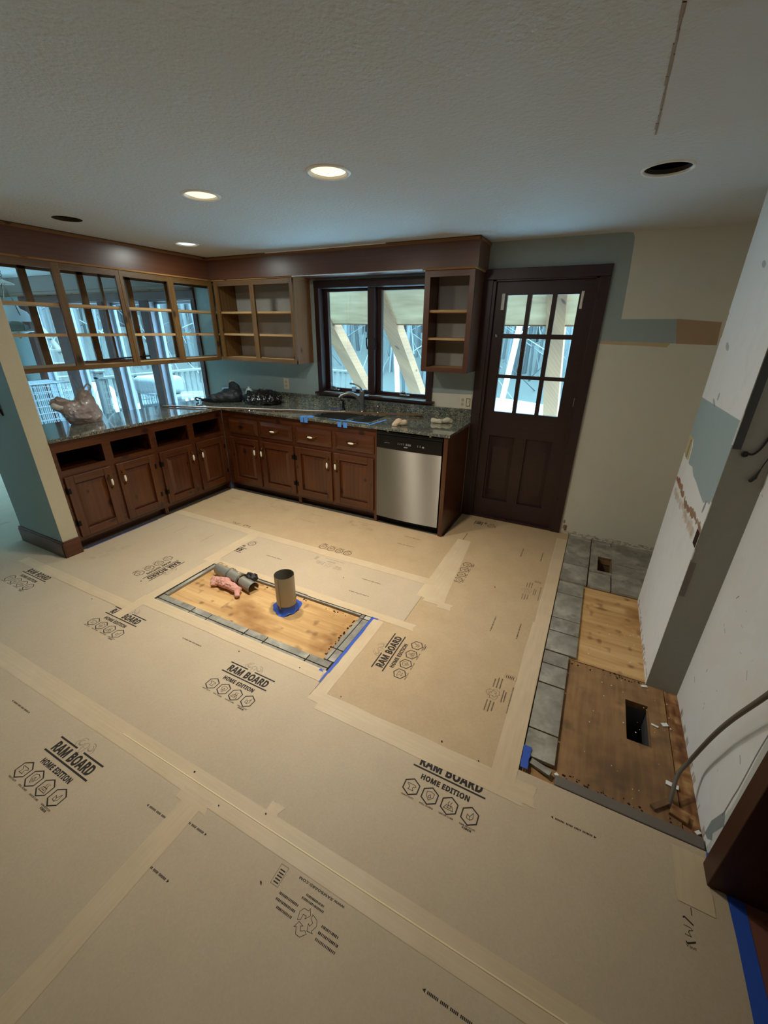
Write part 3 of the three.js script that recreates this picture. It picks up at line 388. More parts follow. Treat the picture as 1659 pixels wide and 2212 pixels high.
// ------------------------------------------------------------------ dishwasher
{
  const d = thing('dishwasher', 'stainless steel dishwasher with black control panel under the granite counter', 'dishwasher', [2.1625, 0, -0.2]);
  const u0 = 1.862, u1 = 2.464;
  const bow = (y0, y1, w0, n) => { const g = new THREE.BoxGeometry(u1 - u0, y1 - y0, 0.03, 40, 1, 1), p = g.attributes.position; for (let i = 0; i < p.count; i++) { const t = p.getX(i) / (u1 - u0) * 2; if (p.getZ(i) > 0) p.setZ(i, p.getZ(i) - n * t * t); } g.computeVertexNormals(); g.translate((u0 + u1) / 2, (y0 + y1) / 2, w0 - 0.015); return g; };
  part(d, 'tub', bx(u0 + 0.01, u1 - 0.01, 0.08, 0.872, -0.57, -0.012), M.black);
  part(d, 'door_panel', bow(0.075, 0.7315, 0.026, 0.014), M.steel, 'brushed stainless door');
  const cp = part(d, 'control_panel', bow(0.733, 0.8455, 0.028, 0.014), M.blackGloss, 'glossy black control strip');
  const ink = planeTex(canvas(1024, 192, (g, w, h) => { g.fillStyle = '#000'; g.fillRect(0, 0, w, h); g.fillStyle = '#999'; const dot = (x, y, r) => { g.beginPath(); g.arc(x, y, r, 0, 7); g.fill(); };
    for (const x of [60, 90, 118, 146]) g.fillRect(x, 92 + (x % 9), 16, 8); for (const x of [330, 370, 405, 440]) { dot(x, 96, 7); g.fillRect(x - 8, 74, 18, 5); } for (const x of [490, 525, 560]) { dot(x, 94, 12); g.fillRect(x - 12, 70, 24, 6); } for (const x of [700, 745]) { dot(x, 98, 8); g.fillRect(x - 9, 74, 20, 6); } g.beginPath(); g.moveTo(800, 78); g.lineTo(824, 98); g.lineTo(800, 118); g.lineTo(776, 98); g.fill();
    g.fillStyle = '#ddd'; g.font = 'bold 30px sans-serif'; for (const x of [446, 460, 474, 488, 502]) g.fillRect(x, 128, 10, 18); }), false);
  const pg = new THREE.PlaneGeometry(0.5, 0.094, 24, 1); for (let i = 0, p = pg.attributes.position; i < p.count; i++) { const t = p.getX(i) / 0.602 * 2; p.setZ(i, -0.014 * t * t); } pg.translate(2.163, 0.785, 0.0284); part(cp, 'printed_symbols', pg, std({ color: 0xb8b8b8, roughness: 0.6, alphaMap: ink, transparent: true }), 'small pale symbols');
  part(cp, 'grip_slot', bx(2.06, 2.27, 0.737, 0.742, 0.0205, 0.0235), M.black);
  part(d, 'top_strip', bx(u0, u1, 0.848, 0.872, -0.02, 0.004), M.black); for (const x of [1.955, 2.345]) part(d, 'mount_tab', bx(x, x + 0.02, 0.872, 0.890, 0.004, 0.007), M.nickel);
  part(d, 'toe_panel', bx(u0, u1, 0.004, 0.072, -0.075, -0.06), M.black);
}
// ------------------------------------------------------------------ granite counters, sink, tap
const CT = 0.9157, CB = 0.8907;
{
  const c = thing('granite_countertop', 'speckled grey-green granite countertop running round the inside corner', 'countertop', [0.9, CB, -0.2]);
  const SX = [1.10, 1.735], SZ = [-0.475, -0.065], hole = []; const R = 0.05;
  for (const [cx, cz, a0] of [[SX[1] - R, SZ[1] - R, 0], [SX[0] + R, SZ[1] - R, 1], [SX[0] + R, SZ[0] + R, 2], [SX[1] - R, SZ[0] + R, 3]]) for (let i = 0; i <= 6; i++) { const a = (a0 + i / 6) * Math.PI / 2; hole.push([cx + R * Math.cos(a), cz + R * Math.sin(a)]); }
  const pts = [[-0.60, WZ + 0.002], [2.53, WZ + 0.002], [2.53, 0.035], [0.035, 0.035], [0.035, 1.632], [-0.60, 1.632]];
  const g = new THREE.ExtrudeGeometry(poly(pts, [hole]), { depth: CT - CB - 0.006, bevelEnabled: true, bevelSize: 0.003, bevelThickness: 0.003, bevelOffset: -0.003, bevelSegments: 2 }); g.rotateX(Math.PI / 2); g.translate(0, CT - 0.003, 0);
  part(c, 'worktop', worldUV(clean(g), 'x', [0, 0]), M.granite); part(c, 'backsplash', bx(-0.56, 2.522, CT, 1.0244, WZ + 0.001, WZ + 0.021, { bev: 0.002 }), M.granite);
  const s = thing('kitchen_sink', 'double bowl stainless sink set under the granite', 'sink', [1.42, 0.70, -0.27]);
  const bowl = (x0, x1, z0, z1, yb) => [bx(x0, x1, yb - 0.003, yb, z0, z1), bx(x0 - 0.003, x0, yb, CB - 0.001, z0, z1), bx(x1, x1 + 0.003, yb, CB - 0.001, z0, z1), bx(x0, x1, yb, CB - 0.001, z0 - 0.003, z0), bx(x0, x1, yb, CB - 0.001, z1, z1 + 0.003)];
  part(s, 'bowl', bowl(1.105, 1.425, -0.475, -0.07, 0.70), M.sinkSteel); part(s, 'bowl', bowl(1.46, 1.735, -0.475, -0.07, 0.74), M.sinkSteel); part(s, 'bridge', bx(1.422, 1.463, 0.86, 0.885, -0.475, -0.07, { bev: 0.006 }), M.sinkSteel);
  part(s, 'drain', cyl(1.265, 0.7005, 0.704, -0.28, 0.045), M.nickel); part(s, 'drain', cyl(1.6, 0.7405, 0.744, -0.28, 0.045), M.nickel);
  const f = thing('kitchen_faucet', 'brushed metal pull-out faucet with raised lever behind the sink', 'faucet', [1.425, CT, -0.5]);
  const fx = 1.425, fz = -0.50;
  part(f, 'base', lathe([[0.001, 0], [0.032, 0], [0.032, 0.006], [0.026, 0.014], [0.024, 0.04]], fx, CT, fz, 24), M.nickel);
  part(f, 'body', lathe([[0.024, 0.03], [0.0225, 0.08], [0.023, 0.13], [0.025, 0.165], [0.024, 0.2], [0.018, 0.212], [0.001, 0.214]], fx, CT, fz, 24), M.nickel);
  part(f, 'spout', tube([[fx, CT + 0.06, fz + 0.002], [fx - 0.022, CT + 0.12, fz + 0.02], [fx - 0.06, CT + 0.168, fz + 0.05], [fx - 0.11, CT + 0.182, fz + 0.085], [fx - 0.155, CT + 0.166, fz + 0.115], [fx - 0.18, CT + 0.138, fz + 0.132]], 0.0165, 40, 14), M.nickel);
  part(f, 'lever', [tube([[fx + 0.002, CT + 0.205, fz], [fx - 0.02, CT + 0.238, fz + 0.004], [fx - 0.07, CT + 0.262, fz + 0.012], [fx - 0.125, CT + 0.268, fz + 0.02]], 0.0075, 24, 8)], M.nickel);
  const so = thing('soap_dispenser', 'small dark soap pump with bright tip on the window side of the sink', 'dispenser', [1.20, CT, -0.505]);
  part(so, 'pump', [lathe([[0.001, 0], [0.022, 0], [0.022, 0.008], [0.012, 0.016], [0.012, 0.085], [0.016, 0.09], [0.001, 0.1]], 1.20, CT, -0.505, 18), tube([[1.20, CT + 0.088, -0.505], [1.175, CT + 0.1, -0.49], [1.16, CT + 0.088, -0.478]], 0.009, 12, 8)], std({ color: 0x3a3c3e, metalness: 0.9, roughness: 0.3 }));
  const sp = thing('side_sprayer', 'short metal side sprayer stub beside the faucet', 'sprayer', [1.60, CT, -0.51]); part(sp, 'body', lathe([[0.001, 0], [0.02, 0], [0.02, 0.01], [0.012, 0.018], [0.013, 0.05], [0.017, 0.06], [0.015, 0.075], [0.001, 0.08]], 1.60, CT, -0.51, 18), M.nickel);
}
// ------------------------------------------------------------------ upper cabinets without doors
const UB = 1.352, UT = 2.10;
const B = (o = {}) => ({ bev: 0.0015, ...o });
{ // over the peninsula: open on both sides
  const XF = -0.212, XB = -0.52;
  const units = [
    ['doorless upper cabinet over the peninsula beside the wall end, open to the dining room', 0.662, 1.632, [[1.572, 1.632], [1.113, 1.171], [0.662, 0.694]], [[1.195, 1.25], [0.785, 0.838], [1.60, 1.632]]],
    ['doorless upper cabinet over the peninsula at the inside corner, open to the dining room', WZ + 0.002, 0.660, [[0.632, 0.660], [0.146, 0.207], [-0.305, -0.262]], [[0.372, 0.424], [-0.033, 0.027], [0.64, 0.66], [-0.581, -0.54]]]];
  for (const [label, z0, z1, fs, bs] of units) {
    const u = thing('wall_cabinet', label, 'cabinet', [-0.36, UB, (z0 + z1) / 2], 'doorless upper cabinets'); const zf = Math.max(z0, -0.304);
    for (const [a, b] of fs) part(u, 'stile', bx(XF - 0.02, XF, UB, UT, a, b, B({ grain: 'y' })), M.upper);
    part(u, 'rail', bx(XF - 0.02, XF - 0.0005, 2.055, UT, zf, z1, B()), M.upper); part(u, 'rail', bx(XF - 0.02, XF - 0.0005, UB, 1.385, zf, z1, B()), M.upper);
    for (const [a, b] of bs) part(u, 'stile', bx(XB, XB + 0.02, UB, UT, a, b, B({ grain: 'y' })), M.upper);
    part(u, 'rail', bx(XB + 0.0005, XB + 0.02, 2.06, UT, z0, z1, B()), M.upper); part(u, 'rail', bx(XB + 0.0005, XB + 0.02, UB, 1.385, z0, z1, B()), M.upper);
    part(u, 'shelf', bx(XB + 0.021, XF - 0.021, 1.808, 1.828, z0 + 0.002, z1 - 0.002, B()), M.pine, 'pale unfinished shelf'); part(u, 'shelf', bx(XB + 0.021, XF - 0.021, 1.598, 1.617, z0 + 0.002, z1 - 0.002, B()), M.pine, 'pale unfinished shelf');
    part(u, 'bottom', bx(XB + 0.021, XF - 0.021, 1.362, 1.384, z0, z1), M.pine); part(u, 'top', bx(XB + 0.021, XF - 0.021, 2.08, UT, z0, z1), M.upper);
  }
}
function upperUnit(label, x0, x1, stiles, back, ZF, sideMat, y0 = UB, endMat = sideMat) {
  const u = thing('wall_cabinet', label, 'cabinet', [(x0 + x1) / 2, y0, (WZ + ZF) / 2], 'doorless upper cabinets');
  for (const [a, b] of stiles) part(u, 'stile', bx(a, b, y0, UT, ZF - 0.02, ZF, B({ grain: 'y' })), sideMat);
  part(u, 'rail', bx(x0, x1, 2.055, UT, ZF - 0.02, ZF - 0.0005, B()), sideMat); part(u, 'rail', bx(x0, x1, y0, y0 + 0.037, ZF - 0.02, ZF - 0.0005, B()), sideMat);
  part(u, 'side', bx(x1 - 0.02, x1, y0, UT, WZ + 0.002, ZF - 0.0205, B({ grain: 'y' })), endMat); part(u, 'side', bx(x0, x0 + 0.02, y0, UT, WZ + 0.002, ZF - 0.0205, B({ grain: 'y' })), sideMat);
  for (const y of [1.806, 1.600]) part(u, 'shelf', bx(x0 + 0.021, x1 - 0.021, y, y + 0.019, WZ + 0.008, ZF - 0.022, B()), M.pine, 'pale unfinished shelf');
  part(u, 'bottom', bx(x0 + 0.021, x1 - 0.021, y0 + 0.012, y0 + 0.034, WZ + 0.002, ZF - 0.021), M.pine); part(u, 'top', bx(x0 + 0.021, x1 - 0.021, 2.08, UT, WZ + 0.002, ZF - 0.021), sideMat);
  part(u, 'back_panel', bx(x0 + 0.021, x1 - 0.021, y0 + 0.035, 2.08, WZ + 0.002, WZ + 0.007), back); return u;
}
upperUnit('doorless upper cabinet with two bays between the inside corner and the window', -0.190, 0.806, [[-0.190, -0.148], [0.282, 0.337], [0.77, 0.806]], std({ map: T.drywall, color: 0xb4b0ab, roughness: 0.85 }), -0.304, M.upper, UB, std({ map: T.pine, color: 0xc3a493, roughness: 0.7 }));  // window-side end panel in paler pinkish wood: light on it put into the colour
upperUnit('narrow doorless upper cabinet between the window and the back door', 2.117, 2.5218, [[2.117, 2.165], [2.48, 2.5218]], std({ map: T.drywall, color: 0xb4b0ab, roughness: 0.85 }), -0.304, M.soffit, 1.354);
{ // thin dark spacer beside the middle stile
  solo('loose_board', worldUV(new THREE.BoxGeometry(0.03, 0.012, 0.62).rotateY(0.35).translate(-0.40, 1.412, 0.63).toNonIndexed(), 'z'), M.dark, 'dark loose board lying inside the upper cabinet over the peninsula', 'board');
  solo('loose_board', worldUV(new THREE.BoxGeometry(0.05, 0.014, 0.42).rotateY(-0.2).translate(-0.36, 1.397, 0.80).toNonIndexed(), 'z'), M.soffit, 'short brown board under the dark one in the upper cabinet', 'board');
}
// ------------------------------------------------------------------ soffit with bare nailing strips
struct('soffit', [bx(-0.50, -0.205, UT + 0.012, H, -0.285, 1.632, { grain: 'z' }), bx(-0.50, 2.544, UT + 0.012, H, WZ, -0.285, { grain: 'x' })], M.soffit);
struct('trim_3', [bx(-0.205, -0.196, 2.279, 2.299, -0.276, 1.632, { bev: 0.001 }), bx(-0.205, 2.553, 2.279, 2.299, -0.285, -0.276, { bev: 0.001 }), bx(2.544, 2.553, 2.279, 2.299, WZ, -0.276, { bev: 0.001 })], std({ map: T.pine, color: 0xb39a80, roughness: 0.8 }));
struct('trim_4', [bx(-0.52, -0.204, UT, UT + 0.012, -0.296, 1.632, { bev: 0.001 }), bx(-0.52, 0.816, UT, UT + 0.012, WZ + 0.002, -0.296, { bev: 0.001 }), bx(2.108, 2.531, UT, UT + 0.012, WZ + 0.002, -0.28, { bev: 0.001 })], std({ map: T.pine, color: 0xcfb893, roughness: 0.8 }));
struct('trim_5', [bx(0.55, 1.78, H - 0.007, H - 0.001, -0.284, -0.268), bx(0.82, 2.1, UT + 0.006, UT + 0.0118, -0.30, -0.29)], M.white);
// ------------------------------------------------------------------ dining room glass wall (posts, header, panes)
{
  const w = structGroup('window_2', [-2.6, 0, WZ]);
  part(w, 'header', bx(-4.55, -0.80, 1.968, 2.062, WZ, WZ + 0.025, { bev: 0.003 }), M.soffit);
  part(w, 'beam', bx(-5.28, -0.80, 2.07, H - 0.001, WZ, WZ + 0.05, { bev: 0.004 }), std({ color: 0x8a7a70, roughness: 0.6 }), 'grey-brown header beam'); part(w, 'beam_moulding', [bx(-5.28, -0.80, 2.062, 2.076, WZ, WZ + 0.06, { bev: 0.003 }), bx(-5.28, -0.80, 2.105, 2.113, WZ, WZ + 0.056, { bev: 0.002 })], std({ map: T.pine, color: 0xb8a08c, roughness: 0.6 }));
  const jambSkyLit = std({ color: 0xc9cad6, roughness: 0.6 }); const post = (x0, x1, d = 0.15) => { part(w, 'post', bx(x0, x1, 0, 1.97, WZ - 0.02, WZ + 0.02, { bev: 0.003, grain: 'y' }), std({ map: T.cab, color: 0xffe6d8, roughness: 0.45 })); part(w, 'jamb', bx(x0 + 0.005, x1 - 0.003, 0, 1.97, WZ - d, WZ - 0.02), jambSkyLit, 'outer jamb with sky light put in its pale colour'); };  // pale violet jambs: sky light on the post sides put into the colour
  post(-0.865, -0.80, 0.1); post(-1.784, -1.643); post(-2.635, -2.53, 0.12); post(-3.79, -3.535, 0.1); post(-4.60, -4.44);
  part(w, 'sill', bx(-4.5, -0.84, -0.02, 0.05, WB, WZ + 0.015), M.soffit);
  part(w, 'head_jamb', bx(-4.5, -0.84, 1.955, 2.0, WB, WZ), M.soffit);
  const alu = std({ color: 0xb9c3cf, roughness: 0.5 });
  for (const [a, b] of [[-1.643, -0.865], [-2.53, -1.784], [-3.535, -2.635], [-4.44, -3.79]]) {
    const s = part(w, 'sash', [bx(a, a + 0.045, 0.05, 1.955, WB + 0.02, WB + 0.06), bx(b - 0.03, b, 0.05, 1.955, WB + 0.02, WB + 0.06), bx(a, b, 0.05, 0.12, WB + 0.02, WB + 0.06), bx(a, b, 1.93, 1.955, WB + 0.02, WB + 0.06)], alu);
    part(s, 'pane', bx(a + 0.04, b - 0.025, 0.115, 1.935, WB + 0.038, WB + 0.042), M.glass);
  }
}

// ------------------------------------------------------------------ floor protection sheets with print
const logoC = canvas(1088, 896, (g, w, h) => {          // 0.34 m x 0.28 m, origin of the upper rule at (0.01, 0.065)
  const s = 3200, X = (x) => (x + 0.012) * s, Y = (y) => (y + 0.062) * s; g.fillStyle = '#000'; g.fillRect(0, 0, w, h); g.fillStyle = g.strokeStyle = '#fff';
  const bar = (x0, x1, y) => g.fillRect(X(x0), Y(y - 0.0036), (x1 - x0) * s, 0.0072 * s); bar(0, 0.122, 0); bar(0.168, 0.305, 0); bar(0, 0.305, 0.066);
  const word = (t, x0, x1, y0, y1, f) => { g.save(); g.font = f + ' 100px sans-serif'; const m = g.measureText(t).width, cap = 73; g.translate(X(x0), Y(y1)); g.scale((x1 - x0) * s / m, (y1 - y0) * s / cap); g.fillText(t, 0, 0); g.lineWidth = 5; g.strokeText(t, 0, 0); g.restore(); };
  word('RAM BOARD', 0.018, 0.288, 0.0125, 0.0545, 'bold'); word('HOME EDITION', 0.046, 0.252, 0.0855, 0.1075, 'bold');
  // ram's head with two curled horns
  g.lineWidth = 4; g.lineCap = g.lineJoin = 'round';
  const curve = (pts) => { g.beginPath(); pts.forEach(([x, y], i) => { if (!i) g.moveTo(X(x), Y(y)); else { const [a, b] = pts[i - 1]; g.quadraticCurveTo(X(a), Y(b), X((a + x) / 2), Y((b + y) / 2)); } }); g.lineTo(X(pts.at(-1)[0]), Y(pts.at(-1)[1])); g.stroke(); };
  for (const m of [-1, 1]) { const q = (l) => l.map(([x, y]) => [0.145 + m * x, y]);
    const spiral = []; for (let i = 0; i <= 30; i++) { const a = -1.9 + i / 30 * 5.4, r = 0.024 * (1 - 0.02 * i); spiral.push([0.028 + r * Math.cos(a), -0.026 + 0.9 * r * Math.sin(a)]); } curve(q(spiral));
    const sp2 = []; for (let i = 0; i <= 20; i++) { const a = -1.6 + i / 20 * 4.4, r = 0.013 * (1 - 0.025 * i); sp2.push([0.03 + r * Math.cos(a), -0.024 + r * Math.sin(a)]); } curve(q(sp2));
    curve(q([[0.002, -0.036], [0.012, -0.03], [0.011, -0.01], [0.006, 0.006], [0, 0.012]])); curve(q([[0.004, -0.012], [0.008, -0.016]])); curve(q([[0.05, -0.03], [0.058, -0.014], [0.048, -0.006]])); }
  const hx = (cx, cy, r) => { g.lineWidth = 0.0048 * s; g.beginPath(); for (let i = 0; i < 6; i++) { const a = Math.PI / 6 + i * Math.PI / 3; g[i ? 'lineTo' : 'moveTo'](X(cx + r * Math.cos(a)), Y(cy + r * Math.sin(a))); } g.closePath(); g.stroke(); };
  const line = (cx, cy, pts, close) => { g.lineWidth = 0.0021 * s; g.beginPath(); pts.forEach(([x, y], i) => g[i ? 'lineTo' : 'moveTo'](X(cx + x), Y(cy + y))); if (close) g.closePath(); g.stroke(); };
  const C = [0.028, 0.107, 0.187, 0.268]; for (const c of C) hx(c, 0.156, 0.0345);
  line(C[0], 0.156, [[-0.018, -0.011], [0.012, -0.011], [0.018, -0.006], [0.008, -0.002], [0.006, 0.004], [0.012, 0.013], [-0.01, 0.013], [-0.006, 0.004], [-0.008, -0.002], [-0.018, -0.007]], true);
  line(C[1], 0.156, [[-0.015, -0.013], [0, -0.018], [0.015, -0.013], [0.014, 0.002], [0, 0.018], [-0.014, 0.002]], true); line(C[1], 0.158, [[0, -0.008], [0.006, 0.002], [0, 0.007], [-0.006, 0.002]], true);
  line(C[2], 0.156, [[-0.019, 0.015], [0.019, 0.015], [0.011, 0.0], [-0.011, 0.0]], true); for (const dx of [-0.005, 0.005]) line(C[2] + dx, 0.156, [[0, 0.006], [0.003, -0.001], [-0.002, -0.008], [0.002, -0.016]]); line(C[2], 0.156, [[-0.009, 0.009], [0.008, 0.009]]);
  line(C[3], 0.156, [[-0.010, -0.004], [0.0, 0.002], [0.010, -0.016], [0.013, 0.004], [0.004, 0.014], [-0.010, 0.011]], true); line(C[3], 0.156, [[0.0, 0.002], [0.003, 0.012]]);
  word('HEAVY DUTY', 0.002, 0.054, 0.1935, 0.1995, ''); word('SPILL GUARD', 0.078, 0.135, 0.1935, 0.1995, ''); word('VAPOR CURE', 0.158, 0.216, 0.1935, 0.1995, ''); word('100% RECYCLED', 0.238, 0.30, 0.1935, 0.199, ''); word('FIBER', 0.252, 0.288, 0.2015, 0.2085, 'bold');
});
const recC = canvas(1024, 640, (g, w, h) => {           // 0.32 m x 0.20 m, centre at (0.13, 0.075)
  const s = 3200, X = (x) => (x + 0.13) * s, Y = (y) => (y + 0.075) * s; g.fillStyle = '#000'; g.fillRect(0, 0, w, h); g.fillStyle = g.strokeStyle = '#fff';
  const txt = (x0, x1, y, hh) => { for (let x = x0; x < x1; x += hh * 0.75) g.fillRect(X(x), Y(y - hh / 2), hh * 0.5 * s * (0.7 + 0.5 * hash(Math.round(x * 9999), Math.round(y * 9999), 5)), hh * s); };
  for (const k of [-1, 0, 1]) { txt(-0.118 + 0.01 * (k > 0), -0.048, k * 0.0165, 0.0068); txt(0.046, 0.118 - 0.012 * (k < 0), k * 0.0165 + 0.006, 0.0068); } txt(-0.035, 0.045, 0.046, 0.0062); txt(-0.028, 0.04, 0.058, 0.0062);
  g.lineWidth = 4.5; for (let k = 0; k < 3; k++) { g.save(); g.translate(X(0), Y(0)); g.rotate(k * Math.PI * 2 / 3); g.beginPath(); for (const [i, p] of [[-12, -112], [34, -112], [66, -64], [84, -74], [62, -20], [8, -30], [28, -42], [8, -72], [-30, -50], [-58, -66]].entries()) g[i ? 'lineTo' : 'moveTo'](...p); g.closePath(); g.stroke(); g.restore(); }
  g.save(); g.font = 'bold 46px sans-serif'; const t = 'www.RAMBOARD.COM', m = g.measureText(t).width; g.translate(X(-0.088), Y(0.089)); g.scale(0.177 * s / m, 0.75); g.fillText(t, 0, 0); g.restore();
  g.lineWidth = 3.5; g.strokeRect(X(0.135), Y(0.03), 0.03 * s, 0.058 * s); for (let i = 0; i < 5; i++) g.fillRect(X(0.139), Y(0.036 + i * 0.009), 0.02 * s, 0.004 * s);
});
const dashC = canvas(640, 64, (g, w, h) => { g.fillStyle = '#000'; g.fillRect(0, 0, w, h); g.fillStyle = '#fff'; g.beginPath(); g.moveTo(6, 32); g.lineTo(40, 12); g.lineTo(40, 52); g.fill(); g.beginPath(); g.moveTo(634, 32); g.lineTo(600, 12); g.lineTo(600, 52); g.fill(); for (let x = 70; x < 575; x += 19) if (![7, 13, 19].includes(Math.round((x - 70) / 19))) g.fillRect(x, 18, 13, 28); });
const PT = { logo: [planeTex(logoC, false), 0.34, 0.28, 0.012, 0.062], rec: [planeTex(recC, false), 0.32, 0.20, 0.13, 0.075], dash: [planeTex(dashC, false), 0.16, 0.016, 0, 0.008] };
const inkMats = new Map();
const inkMat = (k, op) => { const id = k + op; if (!inkMats.has(id)) inkMats.set(id, std({ color: 0x2a2521, roughness: 0.8, alphaMap: PT[k][0], transparent: true, opacity: op })); return inkMats.get(id); };
const YS = 0.0, YP = 0.0003;                            // sheet top, print height
const DIR = { 0: [[1, 0], [0, 1]], 90: [[0, -1], [1, 0]], 180: [[-1, 0], [0, -1]], 270: [[0, 1], [-1, 0]] };     // text direction and its downward direction in (x, z)
function print(sheet, kind, at, turn, op = 0.9, clip) {  // at: the logo's upper rule start, the recycling sign's centre or the dash's start, in x, z
  const [, w, h, ox, oy] = PT[kind], [u, d] = DIR[turn]; let a0 = -ox, a1 = w - ox, b0 = -oy, b1 = h - oy; const A0 = a0, B0 = b0;
  if (clip) { const [x0, x1, z0, z1] = clip, lim = (dir, lo, hi) => { const i = dir[0] ? 0 : 1, s = dir[i], c0 = i ? z0 : x0, c1 = i ? z1 : x1, p = [(c0 - at[i]) * s, (c1 - at[i]) * s].sort((m, n) => m - n); return [Math.max(lo, p[0]), Math.min(hi, p[1])]; }; [a0, a1] = lim(u, a0, a1); [b0, b1] = lim(d, b0, b1); if (a0 >= a1 || b0 >= b1) return; }
  const P = [[a0, b0], [a0, b1], [a1, b1], [a0, b0], [a1, b1], [a1, b0]], pos = [], uv = [], nor = [];
  for (const [a, b] of P) { pos.push(at[0] + a * u[0] + b * d[0], YP, at[1] + a * u[1] + b * d[1]); uv.push((a - A0) / w, 1 - (b - B0) / h); nor.push(0, 1, 0); }
  const g = new THREE.BufferGeometry(); g.setAttribute('position', new THREE.Float32BufferAttribute(pos, 3)); g.setAttribute('normal', new THREE.Float32BufferAttribute(nor, 3)); g.setAttribute('uv', new THREE.Float32BufferAttribute(uv, 2));
  part(sheet, { logo: 'printed_logo', rec: 'printed_recycling_sign', dash: 'printed_arrow_line' }[kind], g, inkMat(kind, op));
}
function sheet(label, pts, mat = M.kraft) { const xs = pts.map((p) => p[0]), zs = pts.map((p) => p[1]); const t = thing('floor_protection_sheet', label, 'floor covering', [(Math.min(...xs) + Math.max(...xs)) / 2, -0.003, (Math.min(...zs) + Math.max(...zs)) / 2], 'kraft sheets taped over the floor'); part(t, 'board', slab(pts, -0.003, YS), mat); return t; }
const sA = sheet('kraft floor sheet from the back door to the bare grey tiles', [[2.53, -0.575], [3.519, -0.575], [3.519, 1.96], [2.515, 1.96], [2.515, 1.28], [2.70, 1.28], [2.70, 0.002], [2.53, 0.002]], M.kraftD);
for (const k of [0, 1, 2]) { const z = 1.655 - k * 1.02; print(sA, 'logo', [2.70, z], 90, 0.92, [k ? 2.82 - 0.14 * (k > 1) : 2.6, 3.5, -0.47, 1.95]); }
for (const k of [0, 1]) print(sA, 'rec', [3.331, 1.529 - k * 1.015], 90, k ? 0.6 : 0.75);
for (const k of [0, 1]) { print(sA, 'dash', [3.204, 1.062 - k * 1.015], 90, 0.85); print(sA, 'dash', [3.360, 1.062 - k * 1.015], 90, 0.85); } print(sA, 'dash', [2.702, -0.01], 90, 0.8);
const sE = sheet('kraft floor sheet along the sink cabinets and dishwasher', [[0.0, 0.002], [2.698, 0.002], [2.698, 0.70], [0.0, 0.70]], M.kraftD);
print(sE, 'logo', [1.962, 0.812], 180, 0.8, [0, 2.69, 0, 0.695]); print(sE, 'rec', [1.80, 0.182], 180, 0.32); print(sE, 'rec', [0.84, 0.19], 180, 0.22); print(sE, 'logo', [0.885, 0.372], 270, 0.75, [0, 2, 0.648, 0.694]);
print(sE, 'dash', [2.378, 0.157], 180, 0.7); print(sE, 'dash', [2.380, 0.307], 180, 0.7); print(sE, 'dash', [1.36, 0.157], 180, 0.4); print(sE, 'dash', [1.36, 0.307], 180, 0.4); print(sE, 'dash', [0.34, 0.21], 180, 0.35); print(sE, 'dash', [0.36, 0.31], 180, 0.35);
const sF = sheet('kraft floor sheet between the sink row and the island cutout', [[1.05, 0.702], [2.698, 0.702], [2.698, 1.278], [1.05, 1.278]]);
print(sF, 'logo', [1.163, 1.054], 180, 0.85, [0.985, 2, 0.7, 1.27]); print(sF, 'rec', [1.905, 0.888], 180, 0.4); for (const p of [[2.382, 0.925], [2.378, 1.098], [1.531, 0.988]]) print(sF, 'dash', p, 180, 0.75);
const sG = sheet('kraft floor sheet along the peninsula cabinets', [[0.0, 0.702], [1.048, 0.702], [1.048, 1.90], [0.034, 1.90], [0.034, 1.633], [0.0, 1.633]]);
print(sG, 'logo', [0.885, 1.368], 270, 0.8); print(sG, 'rec', [0.255, 1.515], 270, 0.25); print(sG, 'dash', [0.38, 0.93], 270, 0.3); print(sG, 'dash', [0.23, 0.93], 270, 0.3); print(sG, 'dash', [0.72, 0.92], 270, 0.4);
const sB = sheet('wide kraft floor sheet in front of the island cutout', [[-0.62, 1.766], [0.034, 1.766], [0.034, 1.902], [1.048, 1.902], [1.048, 1.79], [2.513, 1.79], [2.513, 1.962], [3.519, 1.962], [3.519, 1.873], [4.21, 1.873], [4.21, 2.53], [-0.62, 2.53]]);
print(sB, 'logo', [2.0, 1.977], 0, 0.95); print(sB, 'logo', [0.966, 1.966], 0, 0.92); print(sB, 'logo', [-0.055, 1.955], 0, 0.75, [-0.2, 0.26, 1.9, 2.3]); print(sB, 'logo', [3.120, 1.988], 0, 0.95, [3.0, 3.5, 2.012, 2.3]);
for (const p of [[1.60, 1.969], [3.66, 2.004], [2.69, 2.497]]) print(sB, 'dash', p, 0, 0.9); print(sB, 'logo', [4.045, 1.998], 0, 0.9, [4.068, 4.095, 1.9, 2.21]);
const sC = sheet('kraft floor sheet on the dining room side of the long tape seam', [[-0.62, 2.532], [2.42, 2.532], [2.42, 3.5], [-0.62, 3.5]]);
print(sC, 'logo', [1.671, 2.659], 0, 0.95); print(sC, 'dash', [1.247, 2.658], 0, 0.85); print(sC, 'dash', [2.271, 2.672], 0, 0.95, [2, 2.42, 2.5, 3]);
const sD = sheet('kraft floor sheet on the hall side of the long tape seam', [[2.422, 2.532], [4.21, 2.532], [4.21, 3.5], [2.422, 3.5]]);
print(sD, 'rec', [3.022, 2.675], 180, 0.8); print(sD, 'dash', [2.56, 2.643], 180, 0.95, [2.422, 3, 2.5, 3]); print(sD, 'dash', [2.56, 2.798], 180, 0.95, [2.422, 3, 2.5, 3]); print(sD, 'dash', [3.555, 2.640], 180, 0.95);
sheet('kraft floor sheet reaching the far end wall of the kitchen', [[-0.62, 3.502], [4.21, 3.502], [4.21, 4.59], [-0.62, 4.59]]);
sheet('kraft floor sheet below the dining room glass wall', [[-5.29, -0.575], [-0.622, -0.575], [-0.622, 1.2], [-5.29, 1.2]]);
